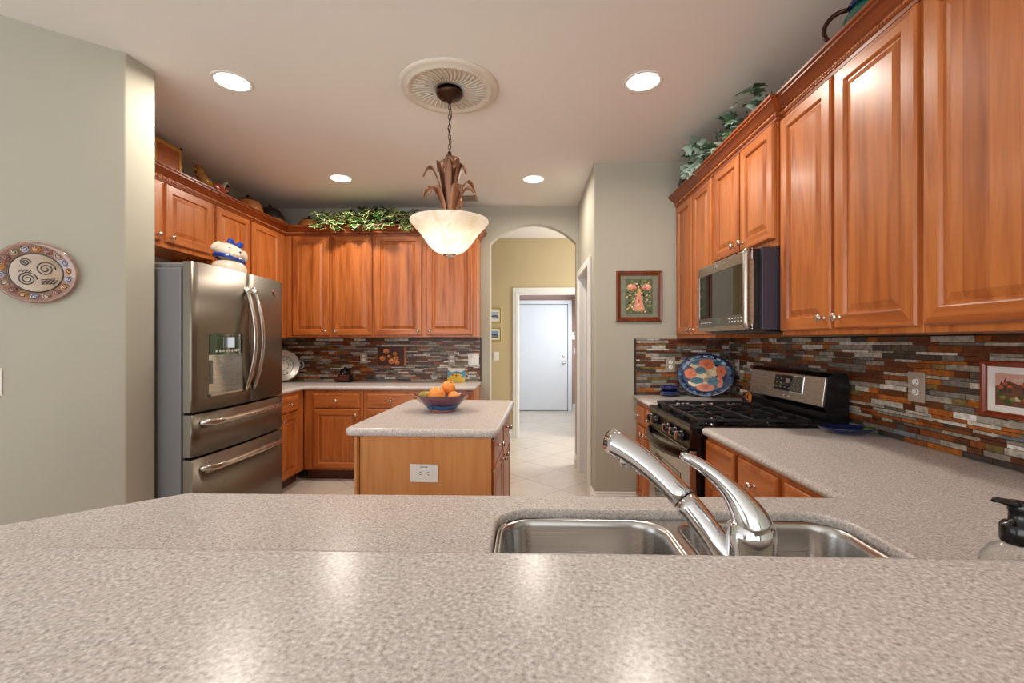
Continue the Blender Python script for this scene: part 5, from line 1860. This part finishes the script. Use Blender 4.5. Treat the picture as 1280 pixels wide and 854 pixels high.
for k in range(18):
    a = rnd.uniform(0.0, 1)
    x = 0.33 + 0.42 * a
    leaf(mb, Vector((x, 0.05 + rnd.uniform(-0.08, 0.08), 0.25 + rnd.uniform(-0.07, 0.06) * (1.3 - a))), Vector((1, -0.6, rnd.uniform(-0.6, 0.5))), Vector((0, -0.8, 0.8)), rnd.uniform(0.03, 0.045), 1, 1)
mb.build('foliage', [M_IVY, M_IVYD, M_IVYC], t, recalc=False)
mb = MB()
for k in range(26):
    x = rnd.uniform(-0.42, 0.42)
    mb.tube(bez((x * 0.4, 0.03, 0.1), (x * 0.6, 0.0, 0.24), (x * 0.9, -0.1, 0.24), (x, -0.18 + rnd.random() * 0.2, 0.10), 8), 0.0025, 5)
mb.tube(bez((0.1, 0.03, 0.12), (0.3, 0.03, 0.30), (0.5, 0.04, 0.30), (0.74, 0.05, 0.26), 10), 0.0025, 5)
mb.build('stems', M_VINE, t)
mb = MB(); mb.M = Matrix.Diagonal((2.2, 1, 1, 1)); mb.lathe([(0.085, 0), (0.10, 0.01), (0.115, 0.11), (0.12, 0.12), (0.11, 0.12), (0.0005, 0.10)], n=32, fn=lambda a, r, h: 1 + 0.012 * math.sin(40 * a))
mb.build('basket', plain('brown_basket', (88, 54, 28), 0.7, bump=0.5, bscale=60), t)
t = thing('ornament_box', 'small dark wooden box on the back wall cabinets, behind the pendant lamp', 'box', (-0.63, 4.66, TOP), 8)
mb = MB(); mb.box(-0.09, 0.09, -0.06, 0.06, 0, 0.21, 0.004)
mb.build('body', M_TOE, t)
mb = MB(); mb.box(-0.098, 0.098, -0.068, 0.068, 0.21, 0.24, 0.005); mb.box(-0.012, 0.012, -0.07, -0.06, 0.18, 0.22, 0.002)
mb.build('lid', M_BRONZE, t)

t = thing('ivy_garland', 'pale silver-green grape ivy garland along the top of the right wall cabinets', 'plant', (1.30, 3.0, TOP))
rnd = random.Random(33)
mb = MB()
for k in range(150):
    if k < 55:                                       # pale bunch spilling over the moulding
        yy = 0.17 + rnd.gauss(0, 0.065)
        x = -0.17 + rnd.random() * 0.10
        z = 0.09 + 0.21 * rnd.random()
        m = 0 if rnd.random() < 0.9 else 1
    else:
        u = rnd.random()
        yy = 0.06 - 0.68 * u
        lift = 0.5 + 0.5 * math.sin(u * 11.0 - 0.6)
        x = rnd.uniform(-0.13, 0.05)
        z = 0.10 + (0.06 + 0.19 * lift) * rnd.random()
        m = 0 if rnd.random() < 0.35 else 1
    d = Vector((-0.7 - rnd.random() * 0.5, rnd.uniform(-0.9, 0.6), rnd.uniform(-0.8, 0.4)))
    nr = Vector((-0.8, -0.6, 0.6 + rnd.uniform(-0.4, 0.4)))
    leaf(mb, Vector((x, yy, z)), d, nr, rnd.uniform(0.05, 0.08), m, m if rnd.random() < 0.6 else 0)
mb.build('foliage', [M_SAGEL, M_SAGED], t, recalc=False)
mb = MB()
mb.tube([(0.0, 0.55 - 0.12 * k, 0.03 + 0.05 * (k % 2)) for k in range(12)], 0.005, 6)
for k in range(6):
    yb_ = 0.45 - 0.2 * k
    mb.tube(bez((0.0, yb_, 0.05), (-0.02, yb_ + 0.02, 0.18), (-0.06, yb_ - 0.05, 0.26), (-0.09, yb_ - 0.10, 0.30 - 0.03 * k), 8), 0.0028, 5)
mb.build('stems', M_VINE, t)
t = thing('dark_vase', 'dark glossy vase at the far end of the right wall cabinets', 'vase', (1.275, 3.60, TOP))
mb = MB(); mb.lathe([(0.05, 0), (0.06, 0.01), (0.085, 0.09), (0.088, 0.15), (0.07, 0.22), (0.04, 0.26), (0.03, 0.285), (0.038, 0.30), (0.03, 0.30), (0.022, 0.27), (0.0005, 0.26)], n=32)
mb.build('body', plain('dark_green_glass', (16, 22, 16), 0.06, coat=0.8), t)
mb = MB(); mb.tube([(0.032 * math.cos(2 * PI * i / 24), 0.032 * math.sin(2 * PI * i / 24), 0.285) for i in range(24)], 0.005, 8, closed=True)
mb.build('neck_ring', M_DKBLUE, t)
t = thing('ceramic_pot', 'teal and blue glazed pot on top of the right wall cabinets', 'pot', (1.345, 1.84, TOP))
M_TEAL = plain('teal_glaze', (24, 92, 78), 0.15, coat=0.6, var=0.3, vscale=12)
mb = MB(); mb.lathe([(0.05, 0.0), (0.07, 0.01), (0.095, 0.08), (0.10, 0.14), (0.085, 0.20), (0.06, 0.235), (0.055, 0.25), (0.0005, 0.245)], n=32)
mb.build('body', M_TEAL, t)
mb = MB(); mb.lathe([(0.072, 0.0), (0.08, 0.02), (0.094, 0.075), (0.0955, 0.075), (0.081, 0.02), (0.073, 0.0)], n=32, caps=False)
mb.build('terracotta_foot', plain('terracotta', (186, 104, 66), 0.6), t)
mb = MB(); mb.lathe([(0.058, 0.25), (0.065, 0.26), (0.05, 0.285), (0.02, 0.30), (0.014, 0.315), (0.0005, 0.32)], n=28)
mb.build('lid', M_DKBLUE, t)
mb = MB()
mb.tube(bez((-0.095, 0.03, 0.12), (-0.16, 0.08, 0.16), (-0.12, 0.07, 0.27), (-0.055, 0.03, 0.255), 12), 0.009, 8)
mb.build('handle', M_BRONZE, t)

# three little hangers on the entry door casing
for i, z in enumerate((1.79, 1.56, 1.345)):
    t = thing('key_hanger', ('topmost', 'middle', 'lowest')[i] + ' of three small metal hangers on the left casing of the white door', 'hanger', (-0.195, 8.795, z))
    mb = MB(); mb.box(-0.022, 0.022, -0.006, 0.0, -0.02, 0.05, 0.002)
    mb.build('plate', M_BRONZE if i < 2 else M_FRGOLD, t)
    mb = MB(); mb.tube(bez((0.0, -0.006, 0.0), (0.0, -0.05, -0.01), (0.03, -0.05, -0.05), (0.04, -0.03, -0.02), 10), 0.006, 8); mb.ball((0.02, -0.03, 0.045), 0.016, n=10)
    mb.build('hook', M_BRONZE, t)
